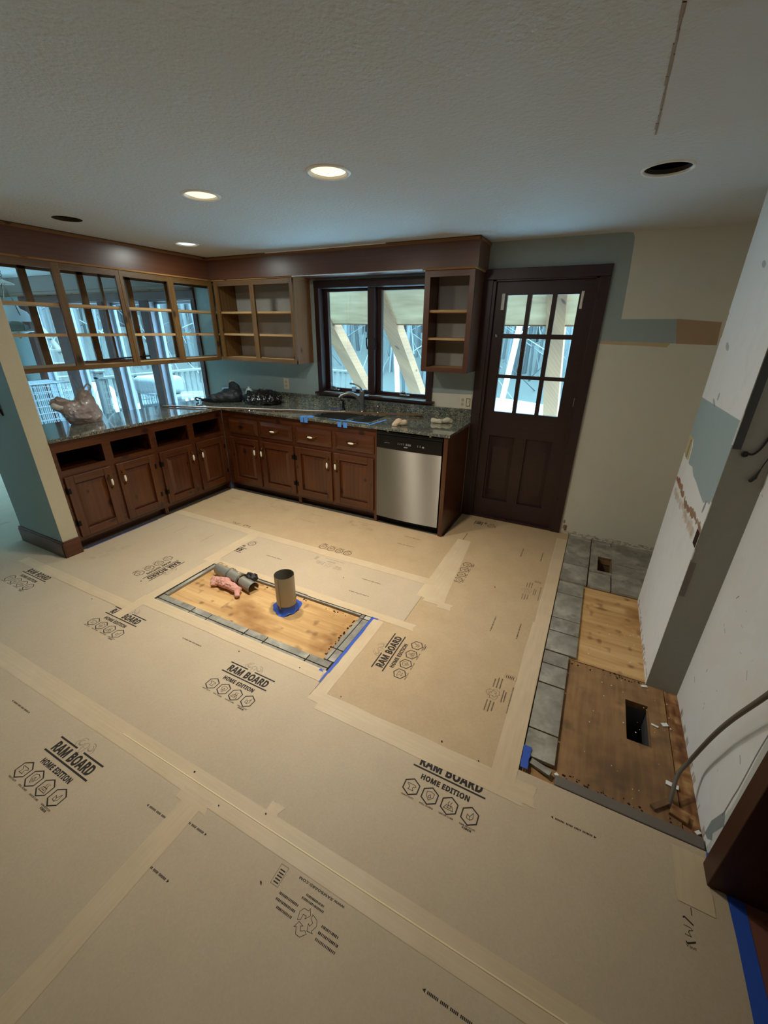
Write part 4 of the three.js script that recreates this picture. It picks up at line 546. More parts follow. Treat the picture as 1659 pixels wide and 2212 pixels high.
const sN = sheet('kraft floor sheet across the dining room beyond the wall end', [[-5.29, 1.202], [-0.622, 1.202], [-0.622, 4.59], [-5.29, 4.59]]); print(sN, 'rec', [-1.15, 1.75], 270, 0.5);
// ------------------------------------------------------------------ tape over the seams
let ty = 0.0006;
function tape(label, x0, x1, z0, z1, o = {}) {
  ty += 0.00004; const jag = (v) => v + rr(-0.0025, 0.0025), n = 9, pts = []; const alongX = x1 - x0 > z1 - z0;
  if (alongX) { for (let i = 0; i <= n; i++) pts.push([x0 + (x1 - x0) * i / n, jag(z0 + (o.slant ?? 0) * i / n)]); pts.push([x1 - 0.012, (z0 + z1) / 2 + (o.slant ?? 0)]); for (let i = n; i >= 0; i--) pts.push([x0 + (x1 - x0) * i / n, jag(z1 + (o.slant ?? 0) * i / n)]); }
  else { for (let i = 0; i <= n; i++) pts.push([jag(x0 + (o.slant ?? 0) * i / n), z0 + (z1 - z0) * i / n]); for (let i = n; i >= 0; i--) pts.push([jag(x1 + (o.slant ?? 0) * i / n + (o.slant2 ?? 0) * i / n), z0 + (z1 - z0) * i / n]); }
  return solo(o.name ?? 'seam_tape', slab(pts, ty - 0.00003, ty, [], alongX ? 'x' : 'z'), o.mat ?? M.tape, label, 'tape', o.group);
}
tape('long cream tape strip across the floor under the newer one', -0.6, 4.2, 2.478, 2.56); const crease = tape('long cream tape strip with a pale ridge along it', 0.2, 4.2, 2.497, 2.574);
part(crease, 'ridge', bx(1.9, 4.19, ty - 0.0002, ty + 0.0012, 2.522, 2.527, { bev: 0.0005 }), std({ color: 0xe8d3a6, roughness: 0.5 }));
tape('cream tape strip branching off the long seam toward the end wall', 2.378, 2.468, 2.575, 3.5); tape('short cream tape end stuck across the long seam', 2.34, 2.50, 2.555, 2.60); tape('small square tape patch beside the long seam', 2.69, 2.752, 2.44, 2.50);
tape('cream tape strip below the torn large logo', 2.515, 3.6, 1.918, 1.985); tape('cream tape strip doubled along the torn large logo', 2.58, 3.56, 1.955, 2.018); tape('short tape end where two strips meet near the blue tape tab', 3.46, 3.6, 1.93, 2.005);
tape('cream tape strip along the short end of the island cutout', 2.52, 2.59, 1.29, 1.92); tape('cream tape strip reaching past the island corner', 2.0, 2.785, 1.224, 1.284); tape('cream tape strip along the back of the island cutout', 1.09, 2.2, 1.222, 1.274);
tape('wide cream tape strip from the dishwasher end toward the island', 2.66, 2.775, -0.02, 0.93, { slant: 0.0, slant2: 0.085 }); tape('stub of tape at the end of the wide strip', 2.83, 2.925, 0.925, 0.99); tape('second stub of tape beside the wide strip', 2.72, 2.84, 0.90, 0.965);
tape('cream tape strip between the sink sheet and the island sheet', 0.0, 2.74, 0.694, 0.772); tape('cream tape strip along the bare grey tiles', 3.432, 3.517, -0.45, 1.95); tape('narrow tape strip doubled along the bare grey tiles', 3.42, 3.47, 0.85, 1.99);
tape('cream tape strip along the front of the island cutout', 1.02, 2.508, 1.792, 1.868); tape('cream tape strip from the wall end toward the island', -0.25, 1.1, 1.888, 1.962); tape('cream tape strip at the wall end of the island cutout', 1.03, 1.106, 1.20, 2.03); tape('cream tape strip from the island corner toward the sink', 0.985, 1.09, 0.70, 1.28);
tape('cream tape strip from the threshold to the doorway', 4.06, 4.16, 1.9, 2.08);
const bl = { name: 'blue_tape', mat: M.blue };
tape('blue tape strip along the short end of the island cutout', 2.503, 2.518, 1.285, 1.872, bl); tape('blue tape tab at the island corner near the dishwasher', 2.50, 2.552, 1.279, 1.291, bl); tape('blue tape tab at the island corner near the large logo', 2.46, 2.49, 1.792, 1.806, bl); tape('second blue tape layer on the island edge', 2.51, 2.524, 1.40, 1.80, bl);
tape('blue tape tab on the end of the grey tile strip', 3.521, 3.552, 1.745, 1.856, bl); tape('long blue tape strip at the dark doorway', 4.205, 4.25, 1.985, 3.2, bl); tape('crumpled blue tape at the foot of the door casing', 4.165, 4.19, 1.875, 1.97, bl); tape('thin blue tape line at the foot of the peninsula cabinets', -0.001, 0.012, 0.95, 1.6, bl);
solo('metal_threshold', [bx(3.66, 4.17, -0.024, -0.004, 1.818, 1.866, { bev: 0.006 })], std({ color: 0x6d655c, roughness: 0.7 }), 'worn grey transition strip at the edge of the bare plywood', 'threshold');
// ------------------------------------------------------------------ pipe, duct piece and insulation in the island cutout
{
  const p = thing('duct_pipe', 'round grey metal duct pipe standing upright with blue tape round its foot', 'pipe', [1.945, -0.024, 1.435]), x = 1.945, z = 1.435;
  part(p, 'pipe', lathe([[0.0635, 0], [0.0635, 0.265], [0.061, 0.265], [0.061, 0.0]], x, -0.024, z, 40), M.duct); 
  part(p, 'seam', bx(x - 0.004, x + 0.004, -0.02, 0.24, z + 0.063, z + 0.0655), M.duct);
  const n = 64, pos = [], idx = []; for (let j = 0; j < 6; j++) for (let i = 0; i <= n; i++) { const a = i / n * Math.PI * 2, t = j / 5, r = 0.0645 + t * t * (0.028 + 0.022 * n3(Math.cos(a) * 2.2, Math.sin(a) * 2.2, 3, 5)) + 0.004 * n3(Math.cos(a) * 6, Math.sin(a) * 6, t * 4, 8) * t; pos.push(x + r * Math.cos(a), -0.023 + 0.05 * (1 - t) ** 1.5 + 0.012 * t * Math.max(0, n3(Math.cos(a) * 3, Math.sin(a) * 3, 9, 2)), z + r * Math.sin(a)); }
  for (let j = 0; j < 5; j++) for (let i = 0; i < n; i++) { const a = j * (n + 1) + i; idx.push(a, a + 1, a + n + 1, a + 1, a + n + 2, a + n + 1); }
  const g = new THREE.BufferGeometry(); g.setAttribute('position', new THREE.Float32BufferAttribute(pos, 3)); g.setIndex(idx); g.computeVertexNormals(); part(p, 'tape_skirt', g, M.blue, 'crumpled blue tape');
  const e = thing('duct_piece', 'grey sheet metal duct piece lying on its side in the island cutout', 'duct', [1.40, -0.024, 1.36]);
  const shell = (r, len, a0, a1) => { const q = new THREE.CylinderGeometry(r, r, len, 26, 1, true, a0, a1 - a0); const q2 = q.clone(); q2.scale(0.965, 1, 0.965); const g2 = mergeGeometries([q, q2]); g2.rotateZ(Math.PI / 2); return g2; };
  part(e, 'half_pipe', shell(0.046, 0.28, -0.6, 3.3).rotateY(-0.17).translate(1.355, 0.017, 1.352), M.duct); part(e, 'rib', [shell(0.05, 0.012, -0.6, 3.3).rotateY(-0.17).translate(1.36, 0.017, 1.353), shell(0.05, 0.012, -0.6, 3.3).rotateY(-0.17).translate(1.48, 0.017, 1.374)], M.duct);
  part(e, 'collar', shell(0.041, 0.13, -0.8, 3.6).rotateY(-0.2).translate(1.56, 0.012, 1.388), M.duct); part(e, 'dark_end', sdf((a, b, c) => ell(a, b, c, [1.545, 0.034, 1.335], [0.05, 0.035, 0.035]) + 0.012 * n3(a * 60, b * 60, c * 60, 4), [1.545, 0.035, 1.335], [0.08, 0.06, 0.06], 28), M.black, 'charred black end');
  part(e, 'rough_lining', sdf((a, b, c) => cap(a, b, c, [1.24, 0.045, 1.325], [1.48, 0.045, 1.36], 0.018, 0.014) + 0.01 * n3(a * 70, b * 70, c * 70, 14), [1.36, 0.045, 1.345], [0.16, 0.045, 0.06], 40), std({ color: 0xc9a878, roughness: 1 }), 'crumbly tan lining');
  solo('insulation_batt', sdf((a, b, c) => { let d = cap(a, b, c, [1.30, 0.004, 1.435], [1.40, 0.014, 1.448], 0.026, 0.03); d = smin(d, cap(a, b, c, [1.40, 0.014, 1.448], [1.53, 0.012, 1.462], 0.031, 0.022), 0.02); d = smin(d, cap(a, b, c, [1.53, 0.008, 1.462], [1.565, -0.002, 1.50], 0.02, 0.015), 0.02); d = smin(d, cap(a, b, c, [1.30, 0.0, 1.44], [1.325, -0.004, 1.478], 0.022, 0.014), 0.02); return Math.max(-0.0235 - b, d + 0.010 * n3(a * 38, b * 38, c * 38, 6) + 0.004 * n3(a * 110, b * 110, c * 110, 7)); }, [1.43, 0.01, 1.465], [0.2, 0.06, 0.085], 60), std({ color: 0xd39a8b, roughness: 1 }), 'tuft of pink fibre insulation beside the duct piece', 'insulation');
}
// ------------------------------------------------------------------ crumbs and chips
{
  const dirt = [], chip = []; const lump = (x, y, z, r, f = 0.5) => { const g = new THREE.IcosahedronGeometry(r, 0); g.scale(1, f, rr(0.5, 1)); g.rotateY(rr(0, 6)); g.translate(x, y + r * f * 0.5, z); return g; };
  for (const [x, z] of [[2.36, 1.84], [3.19, 1.9], [3.36, 1.915], [2.70, 2.49], [3.12, 0.58], [2.02, 0.33], [2.10, 0.98], [2.52, 2.55], [2.33, 2.5], [2.83, 2.66], [2.66, 1.90], [0.84, 1.70], [0.75, 1.99], [1.98, 1.9]]) dirt.push(lump(x, 0.0026, z, rr(0.003, 0.006)));
  for (let i = 0; i < 70; i++) { const t = rnd(), back = rnd() < 0.55; dirt.push(lump(back ? 1.15 + t * 1.27 : 2.415 + rr(-0.012, 0.004), -0.024, back ? 1.303 + rr(0, 0.022) : 1.31 + t * 0.4, rr(0.003, 0.009))); }
  for (let i = 0; i < 36; i++) dirt.push(lump(rr(3.66, 4.15), -0.026, 1.80 + rr(-0.02, 0.015), rr(0.002, 0.006))); for (let i = 0; i < 26; i++) dirt.push(lump(3.67 + rr(0, 0.35), -0.024, 1.075 + rr(-0.015, 0.02), rr(0.002, 0.006)));
  solo('floor_debris', dirt, std({ color: 0x2b2119, roughness: 1 }), 'scattered dark crumbs of dirt on the sheets and plywood', 'debris', null, 'stuff');
  for (let i = 0; i < 60; i++) chip.push(lump(rr(3.75, 4.16), -0.024, rr(0.6, 1.8), rr(0.001, 0.004), 0.4)); solo('drywall_crumbs', chip, M.white, 'scattered white drywall crumbs on the bare plywood', 'debris', null, 'stuff');
  const flake = (x, z, w, d, a, lab, m = M.white) => solo('scrap_piece', new THREE.BoxGeometry(w, 0.003, d).rotateY(a).translate(x, -0.022, z).toNonIndexed(), m, lab, 'scrap');
  flake(4.098, 1.312, 0.028, 0.018, 0.5, 'white drywall chip on the strand board edge'); flake(4.055, 1.34, 0.03, 0.010, -0.2, 'thin white chip near the duct hole'); flake(4.095, 1.632, 0.045, 0.02, -0.15, 'cream scrap of wood on the seam by the grey conduit'); flake(4.160, 1.795, 0.02, 0.012, 0.7, 'pale chip in the corner by the threshold'); flake(4.025, 1.09, 0.03, 0.014, 0.3, 'pale chip at the foot of the wall end'); flake(3.665, 1.805, 0.015, 0.013, 0.9, 'white crumb at the end of the tile strip');
  solo('broken_tile', worldUV(new THREE.BoxGeometry(0.09, 0.012, 0.028).rotateZ(0.12).rotateY(-0.35).translate(3.60, -0.012, 1.812).toNonIndexed(), 'x'), M.tile, 'broken tile shard at the end of the grey tile strip', 'tile shard'); solo('wood_splinter', worldUV(new THREE.BoxGeometry(0.10, 0.012, 0.02).rotateY(0.75).translate(4.05, -0.018, 1.74).toNonIndexed(), 'x'), M.plyOld, 'dark wood splinter beside the grey conduit', 'wood scrap'); solo('wood_splinter', worldUV(new THREE.BoxGeometry(0.06, 0.014, 0.045).rotateY(-0.3).translate(4.105, -0.018, 1.755).toNonIndexed(), 'x'), M.osb, 'broken wood block where the conduit leaves the floor', 'wood scrap');
}
// ------------------------------------------------------------------ cables at the bare wall
solo('conduit', tube([[4.075, -0.03, 1.735], [4.08, 0.01, 1.70], [4.095, 0.06, 1.64], [4.12, 0.12, 1.615], [4.125, 0.34, 1.678], [4.125, 0.49, 1.74], [4.125, 0.73, 1.858], [4.125, 0.86, 1.915], [4.13, 1.2, 2.06]], 0.0078, 90, 12), std({ color: 0x6b6459, roughness: 0.6 }), 'grey electrical cable rising from the plywood along the white wall', 'cable');
solo('electric_cable', [tube([[4.078, 1.236, 1.082], [4.083, 1.246, 1.088], [4.10, 1.243, 1.086], [4.118, 1.262, 1.08], [4.135, 1.318, 1.078], [4.15, 1.39, 1.078], [4.172, 1.45, 1.08]], 0.0042, 40, 10), new THREE.TorusGeometry(0.008, 0.0045, 8, 16).translate(4.079, 1.241, 1.083)], M.black, 'thick black cable with a looped end on the grey wall face', 'cable');
{ const c = thing('plug_cord', 'thin black cord ending in a plug on the grey wall face', 'cord', [4.13, 1.13, 1.082]); part(c, 'plug', sdf((a, b, q) => smin(cap(a, b, q, [4.128, 1.138, 1.082], [4.137, 1.152, 1.082], 0.007, 0.006), cap(a, b, q, [4.137, 1.152, 1.082], [4.145, 1.185, 1.08], 0.0055, 0.003), 0.006), [4.136, 1.16, 1.081], [0.03, 0.045, 0.02], 28), M.black); part(c, 'cord', tube([[4.144, 1.18, 1.08], [4.152, 1.215, 1.078], [4.16, 1.245, 1.077], [4.173, 1.31, 1.078]], 0.0018, 24, 8), M.black); }
// ------------------------------------------------------------------ outlets
function outlet(x, y, label, sw) {
  const o = thing('wall_outlet', label, 'outlet', [x, y, WZ]); part(o, 'cover_plate', bx(x - (sw ? 0.056 : 0.035), x + (sw ? 0.056 : 0.035), y - 0.058, y + 0.058, WZ, WZ + 0.005, { bev: 0.002 }), M.plate);
  for (const dy of [-0.02, 0.02]) part(o, 'socket', cyl(0, 0, 0.002, 0, 0.013, 0.013, 20).rotateX(Math.PI / 2).translate(sw ? x - 0.026 : x, y + dy, WZ + 0.0055), std({ color: 0xb9ad92, roughness: 0.5 })); if (sw) { part(o, 'rocker_frame', plateZ([x + 0.008, x + 0.044, y - 0.034, y + 0.034], [[x + 0.0115, x + 0.0405, y - 0.0305, y + 0.0305]], WZ + 0.005, WZ + 0.0062), M.iron); part(o, 'rocker', bx(x + 0.012, x + 0.040, y - 0.030, y + 0.030, WZ + 0.004, WZ + 0.008, { bev: 0.002 }), M.plate); }
}
outlet(2.455, 1.083, 'cream outlet and rocker switch plate beside the back door', true); outlet(-0.40, 1.045, 'outlet plate behind the black cloth bag', false); outlet(0.42, 1.115, 'pale outlet plate behind the black plastic bag', false);
// ------------------------------------------------------------------ things on the counter
{
  const f3 = (a, b, c, s, k) => n3(a * k, b * k, c * k, s);
  const b1 = thing('cloth_bag', 'slumped black cloth bag on the corner of the counter', 'bag', [-0.27, CT, -0.22]);
  part(b1, 'sack', sdf((a, b, c) => { let d = cap(a, b, c, [-0.09, 0.965, -0.33], [-0.28, 0.955, -0.17], 0.075, 0.055); d = smin(d, cap(a, b, c, [-0.15, 1.0, -0.35], [-0.2, 0.99, -0.30], 0.06, 0.06), 0.04); d = smin(d, cap(a, b, c, [-0.31, 0.94, -0.17], [-0.40, 0.935, -0.12], 0.03, 0.022), 0.04); d += 0.011 * f3(a, b, c, 3, 17) + 0.005 * Math.abs(f3(a, b, c, 4, 40)); return Math.max(d, CT + 0.0005 - b); }, [-0.23, 0.99, -0.25], [0.26, 0.12, 0.24], 64), std({ color: 0x0d1116, roughness: 0.6 }));
  part(b1, 'tied_neck', sdf((a, b, c) => Math.max(smin(cap(a, b, c, [-0.17, 1.03, -0.36], [-0.185, 1.085, -0.38], 0.045, 0.04), cap(a, b, c, [-0.13, 1.06, -0.38], [-0.11, 1.0, -0.38], 0.04, 0.045), 0.03) + 0.007 * f3(a, b, c, 9, 30), CT + 0.0005 - b), [-0.14, 1.05, -0.37], [0.13, 0.11, 0.11], 40), std({ color: 0x0a0c12, roughness: 0.75 }));
  part(b1, 'strap', tube([[-0.39, 0.945, -0.12], [-0.43, 0.955, -0.10], [-0.46, 0.96, -0.09], [-0.455, 0.935, -0.085], [-0.43, 0.9262, -0.09]], 0.0085, 24, 8), std({ color: 0x0d1116, roughness: 0.6 }));
  solo('plastic_bag', sdf((a, b, c) => { let d = ell(a, b, c, [0.20, 0.955, -0.36], [0.175, 0.085, 0.13]); d = smin(d, ell(a, b, c, [0.32, 0.97, -0.40], [0.13, 0.085, 0.12]), 0.05); d = smin(d, cap(a, b, c, [0.14, 1.0, -0.42], [0.20, 1.075, -0.45], 0.03, 0.008), 0.03); d = smin(d, cap(a, b, c, [0.07, 1.0, -0.36], [0.05, 1.03, -0.38], 0.03, 0.012), 0.03); d += 0.020 * Math.abs(f3(a, b, c, 13, 16)) + 0.012 * Math.abs(f3(a, b, c, 14, 38)) - 0.012; return Math.max(d, CT + 0.0005 - b); }, [0.22, 0.99, -0.39], [0.28, 0.12, 0.2], 84), phy({ color: 0x08090b, roughness: 0.22, clearcoat: 0.4, clearcoatRoughness: 0.15 }), 'crumpled shiny black plastic bag on the counter by the backsplash', 'bag');
  const j = thing('plastic_jug', 'translucent pale jug between the two black bags', 'jug', [-0.075, CT, -0.515]); part(j, 'body', lathe([[0.001, 0], [0.04, 0], [0.043, 0.01], [0.043, 0.09], [0.03, 0.12], [0.015, 0.13], [0.015, 0.145], [0.001, 0.145]], -0.075, CT, -0.515, 24), phy({ color: 0xc8dde0, roughness: 0.35, transmission: 0.4 }));
  const pb = thing('grocery_bag', 'crumpled pinkish translucent grocery bag standing on the peninsula', 'bag', [-0.36, CT, 1.14]); const film = phy({ color: 0xbca89f, roughness: 0.3, transmission: 0.28, thickness: 0, clearcoat: 0.3, clearcoatRoughness: 0.2 });
  part(pb, 'sack', sdf((a, b, c) => { let d = cap(a, b, c, [-0.37, 0.965, 1.09], [-0.36, 0.985, 1.22], 0.075, 0.07); d = smin(d, cap(a, b, c, [-0.36, 1.02, 1.22], [-0.35, 1.09, 1.31], 0.07, 0.05), 0.05); d = smin(d, cap(a, b, c, [-0.35, 1.10, 1.31], [-0.345, 1.12, 1.355], 0.042, 0.022), 0.03); d = smin(d, cap(a, b, c, [-0.37, 1.03, 1.14], [-0.37, 1.17, 1.095], 0.075, 0.03), 0.05); d = smin(d, cap(a, b, c, [-0.37, 1.13, 1.085], [-0.37, 0.97, 1.03], 0.03, 0.045), 0.04); d = smin(d, cap(a, b, c, [-0.37, 0.95, 1.09], [-0.37, 0.935, 1.03], 0.06, 0.025), 0.04); d += 0.03 * Math.abs(f3(a, b, c, 23, 13)) + 0.012 * Math.abs(f3(a, b, c, 24, 34)) - 0.014; return Math.max(d, CT + 0.0005 - b); }, [-0.36, 1.05, 1.18], [0.16, 0.2, 0.24], 84), film);
  part(pb, 'handle_loop', [tube([[-0.37, 1.17, 1.10], [-0.37, 1.21, 1.07], [-0.365, 1.225, 1.05], [-0.365, 1.205, 1.03], [-0.37, 1.17, 1.05], [-0.37, 1.15, 1.09]], 0.006, 30, 7), tube([[-0.37, 1.15, 1.12], [-0.40, 1.22, 1.12], [-0.40, 1.28, 1.14], [-0.38, 1.30, 1.16]], 0.005, 20, 6)], film); part(pb, 'rolled_paper', sdf((a, b, c) => cap(a, b, c, [-0.335, 1.09, 1.355], [-0.34, 1.075, 1.32], 0.026, 0.03) + 0.006 * f3(a, b, c, 31, 40), [-0.335, 1.085, 1.335], [0.06, 0.06, 0.07], 26), M.plasticW, 'white paper poking out of the bag');
  const rag = (n, pts, r, s, lab, col) => solo(n, sdf((a, b, c) => { let d = 9; for (let i = 0; i < pts.length - 1; i++) d = smin(d, cap(a, b, c, pts[i], pts[i + 1], r, r), 0.02); return Math.max(d + 0.009 * f3(a, b, c, s, 26) + 0.006 * Math.abs(f3(a, b, c, s + 1, 55)), CT + 0.001 - b); }, [(pts[0][0] + pts.at(-1)[0]) / 2, CT + 0.035, (pts[0][2] + pts.at(-1)[2]) / 2], [0.16, 0.075, 0.12], 56), std({ color: col, roughness: 0.95 }), lab, 'cloth');
  rag('rag', [[1.995, CT + 0.012, -0.06], [2.03, CT + 0.04, -0.09], [2.065, CT + 0.022, -0.12]], 0.024, 41, 'crumpled beige rag at the counter edge above the dishwasher', 0xcdb497); rag('rag', [[2.24, CT + 0.022, -0.36], [2.30, CT + 0.014, -0.37], [2.36, CT + 0.024, -0.41], [2.385, CT + 0.014, -0.42]], 0.021, 47, 'folded cream rag on the counter near the back door', 0xd3c9ae);
  const L = [-0.481, 0.93, 0.312], Rr = [2.055, 0.94, -0.545], v = new THREE.Vector3(Rr[0] - L[0], Rr[1] - L[1], Rr[2] - L[2]), len = v.length();
  const g = bx(-len / 2, len / 2, -0.006, 0.006, -0.011, 0.011, { bev: 0.002 }), q = new THREE.Quaternion().setFromUnitVectors(new THREE.Vector3(1, 0, 0), v.clone().normalize()); g.applyQuaternion(q); g.translate((L[0] + Rr[0]) / 2, (L[1] + Rr[1]) / 2 - 0.004, (L[2] + Rr[2]) / 2); const ws = solo('wood_strip', g, std({ map: T.pine, color: 0xb09a84, roughness: 0.55 }), 'long thin wood moulding laid across the counter over the sink', 'moulding'); const pf = bx(-len / 2 + 0.001, len / 2 - 0.75, 0.0061, 0.0075, -0.0105, 0.0112, { bev: 0.0004 }); pf.applyQuaternion(q); pf.translate((L[0] + Rr[0]) / 2, (L[1] + Rr[1]) / 2 - 0.004, (L[2] + Rr[2]) / 2); part(ws, 'painted_face', pf, std({ color: 0xdedfdc, roughness: 0.4 }), 'white painted face of the moulding');
  const flat = (x, z, w, d, a, lab, m = M.blueLight) => solo('blue_tape', new THREE.BoxGeometry(w, 0.0008, d).rotateY(a).translate(x, CT + 0.0006 + rr(0, 0.0004), z).toNonIndexed(), m, lab, 'tape');
  flat(1.07, 0.0, 0.05, 0.075, 0.2, 'blue tape strip on the counter at the sink corner, upper layer'); flat(1.13, -0.03, 0.06, 0.09, 0.5, 'blue tape strip on the counter crossing the sink corner'); flat(1.55, -0.035, 0.42, 0.022, 0, 'light blue tape strip along the front rim of the sink'); flat(1.80, -0.12, 0.022, 0.28, -0.1, 'light blue tape strip at the side rim of the sink'); flat(1.10, -0.51, 0.14, 0.03, 0.2, 'blue tape strip behind the sink beside the soap pump', M.blue); flat(1.73, -0.51, 0.16, 0.03, -0.1, 'blue tape strip behind the sink beside the sprayer', M.blue);
  const hang = (x, w, lab) => solo('blue_tape', bx(x, x + w, CT - 0.045, CT + 0.001, 0.0355, 0.0363), M.blueLight, lab, 'tape'); hang(1.06, 0.035, 'blue tape end hanging over the counter edge at the sink corner'); hang(1.105, 0.04, 'wider blue tape end hanging over the counter edge at the sink corner'); hang(1.475, 0.04, 'blue tape end hanging over the counter edge above the sink cabinet pulls'); hang(1.535, 0.04, 'blue tape end hanging over the counter edge toward the dishwasher');
  solo('sponge', bx(1.235, 1.275, 1.086, 1.135, -0.645, -0.62, { bev: 0.005 }), std({ color: 0x9cc6e8, roughness: 0.9 }), 'pale blue sponge standing on the window sill', 'sponge');
}
// ------------------------------------------------------------------ dining room things
{
  const p = thing('pendant_lamp', 'hanging brass lamp with white glass bell shade in the dining room', 'lamp', [-2.45, 1.49, 0.5]), x = -2.45, z = 0.5;
  const brass = std({ color: 0x8d8577, metalness: 1, roughness: 0.25 }), milk = phy({ color: 0xe6edf0, roughness: 0.4, transmission: 0.3 });
  part(p, 'chain', Array.from({ length: 9 }, (_, i) => new THREE.TorusGeometry(0.012, 0.003, 6, 12).rotateY(i % 2 * 1.57).translate(x, H - 0.012 - i * 0.019, z)), brass); part(p, 'smoke_bell', lathe([[0.004, 0.05], [0.02, 0.04], [0.09, 0.012], [0.1, 0.0], [0.09, 0.005]], x, 2.075, z, 32), M.plasticW);
  part(p, 'shade', lathe([[0.05, 0.20], [0.055, 0.17], [0.08, 0.13], [0.13, 0.10], [0.165, 0.03], [0.175, 0.0], [0.171, 0.0], [0.125, 0.095]], x, 1.71, z, 40), milk, 'white glass bell shade'); part(p, 'harp', [tube([[x - 0.17, 1.62, z], [x - 0.15, 1.75, z], [x - 0.06, 2.0, z], [x, 2.12, z]], 0.006, 24, 8), tube([[x + 0.17, 1.62, z], [x + 0.15, 1.75, z], [x + 0.06, 2.0, z], [x, 2.12, z]], 0.006, 24, 8)], brass);
  part(p, 'font', lathe([[0.02, 0.12], [0.05, 0.10], [0.1, 0.07], [0.12, 0.035], [0.17, 0.025], [0.17, 0.01], [0.1, 0.0], [0.03, -0.03], [0.012, -0.06], [0.001, -0.07]], x, 1.60, z, 36), brass);
  const c = thing('dog_crate', 'white wire dog crate standing in the dining room behind the peninsula', 'crate', [-3.88, 0, 0.05]); const wire = std({ color: 0xdfe8ee, roughness: 0.4 });
  const X0 = -4.2, X1 = -3.58, Z0 = -0.45, Z1 = 0.62, YT = 0.9; const rod = (x0, x1, y0, y1, z0, z1) => { const r = 0.0035; return bx(Math.min(x0, x1) - r, Math.max(x0, x1) + r, Math.min(y0, y1) - r, Math.max(y0, y1) + r, Math.min(z0, z1) - r, Math.max(z0, z1) + r); };
  for (const xx of [X0, X1]) { const g = []; for (let i = 0; i <= 21; i++) g.push(rod(xx, xx, 0.0035, YT, Z0 + (Z1 - Z0) * i / 21, Z0 + (Z1 - Z0) * i / 21)); for (let i = 0; i <= 9; i++) g.push(rod(xx, xx, 0.0035 + (YT - 0.0035) * i / 9, 0.0035 + (YT - 0.0035) * i / 9, Z0, Z1)); part(c, 'side_grid', g, wire); }
  for (const zz of [Z0, Z1]) { const g = []; for (let i = 1; i < 12; i++) g.push(rod(X0 + (X1 - X0) * i / 12, X0 + (X1 - X0) * i / 12, 0.0035, YT, zz, zz)); for (let i = 0; i <= 9; i++) g.push(rod(X0, X1, 0.0035 + (YT - 0.0035) * i / 9, 0.0035 + (YT - 0.0035) * i / 9, zz, zz)); part(c, 'end_grid', g, wire); }
  { const g = []; for (let i = 0; i <= 12; i++) g.push(rod(X0 + (X1 - X0) * i / 12, X0 + (X1 - X0) * i / 12, YT, YT, Z0, Z1)); for (let i = 0; i <= 6; i++) g.push(rod(X0, X1, YT, YT, Z0 + (Z1 - Z0) * i / 6, Z0 + (Z1 - Z0) * i / 6)); part(c, 'top_grid', g, wire); } part(c, 'tray', bx(X0 + 0.01, X1 - 0.01, 0.008, 0.03, Z0 + 0.01, Z1 - 0.01), M.black);
}
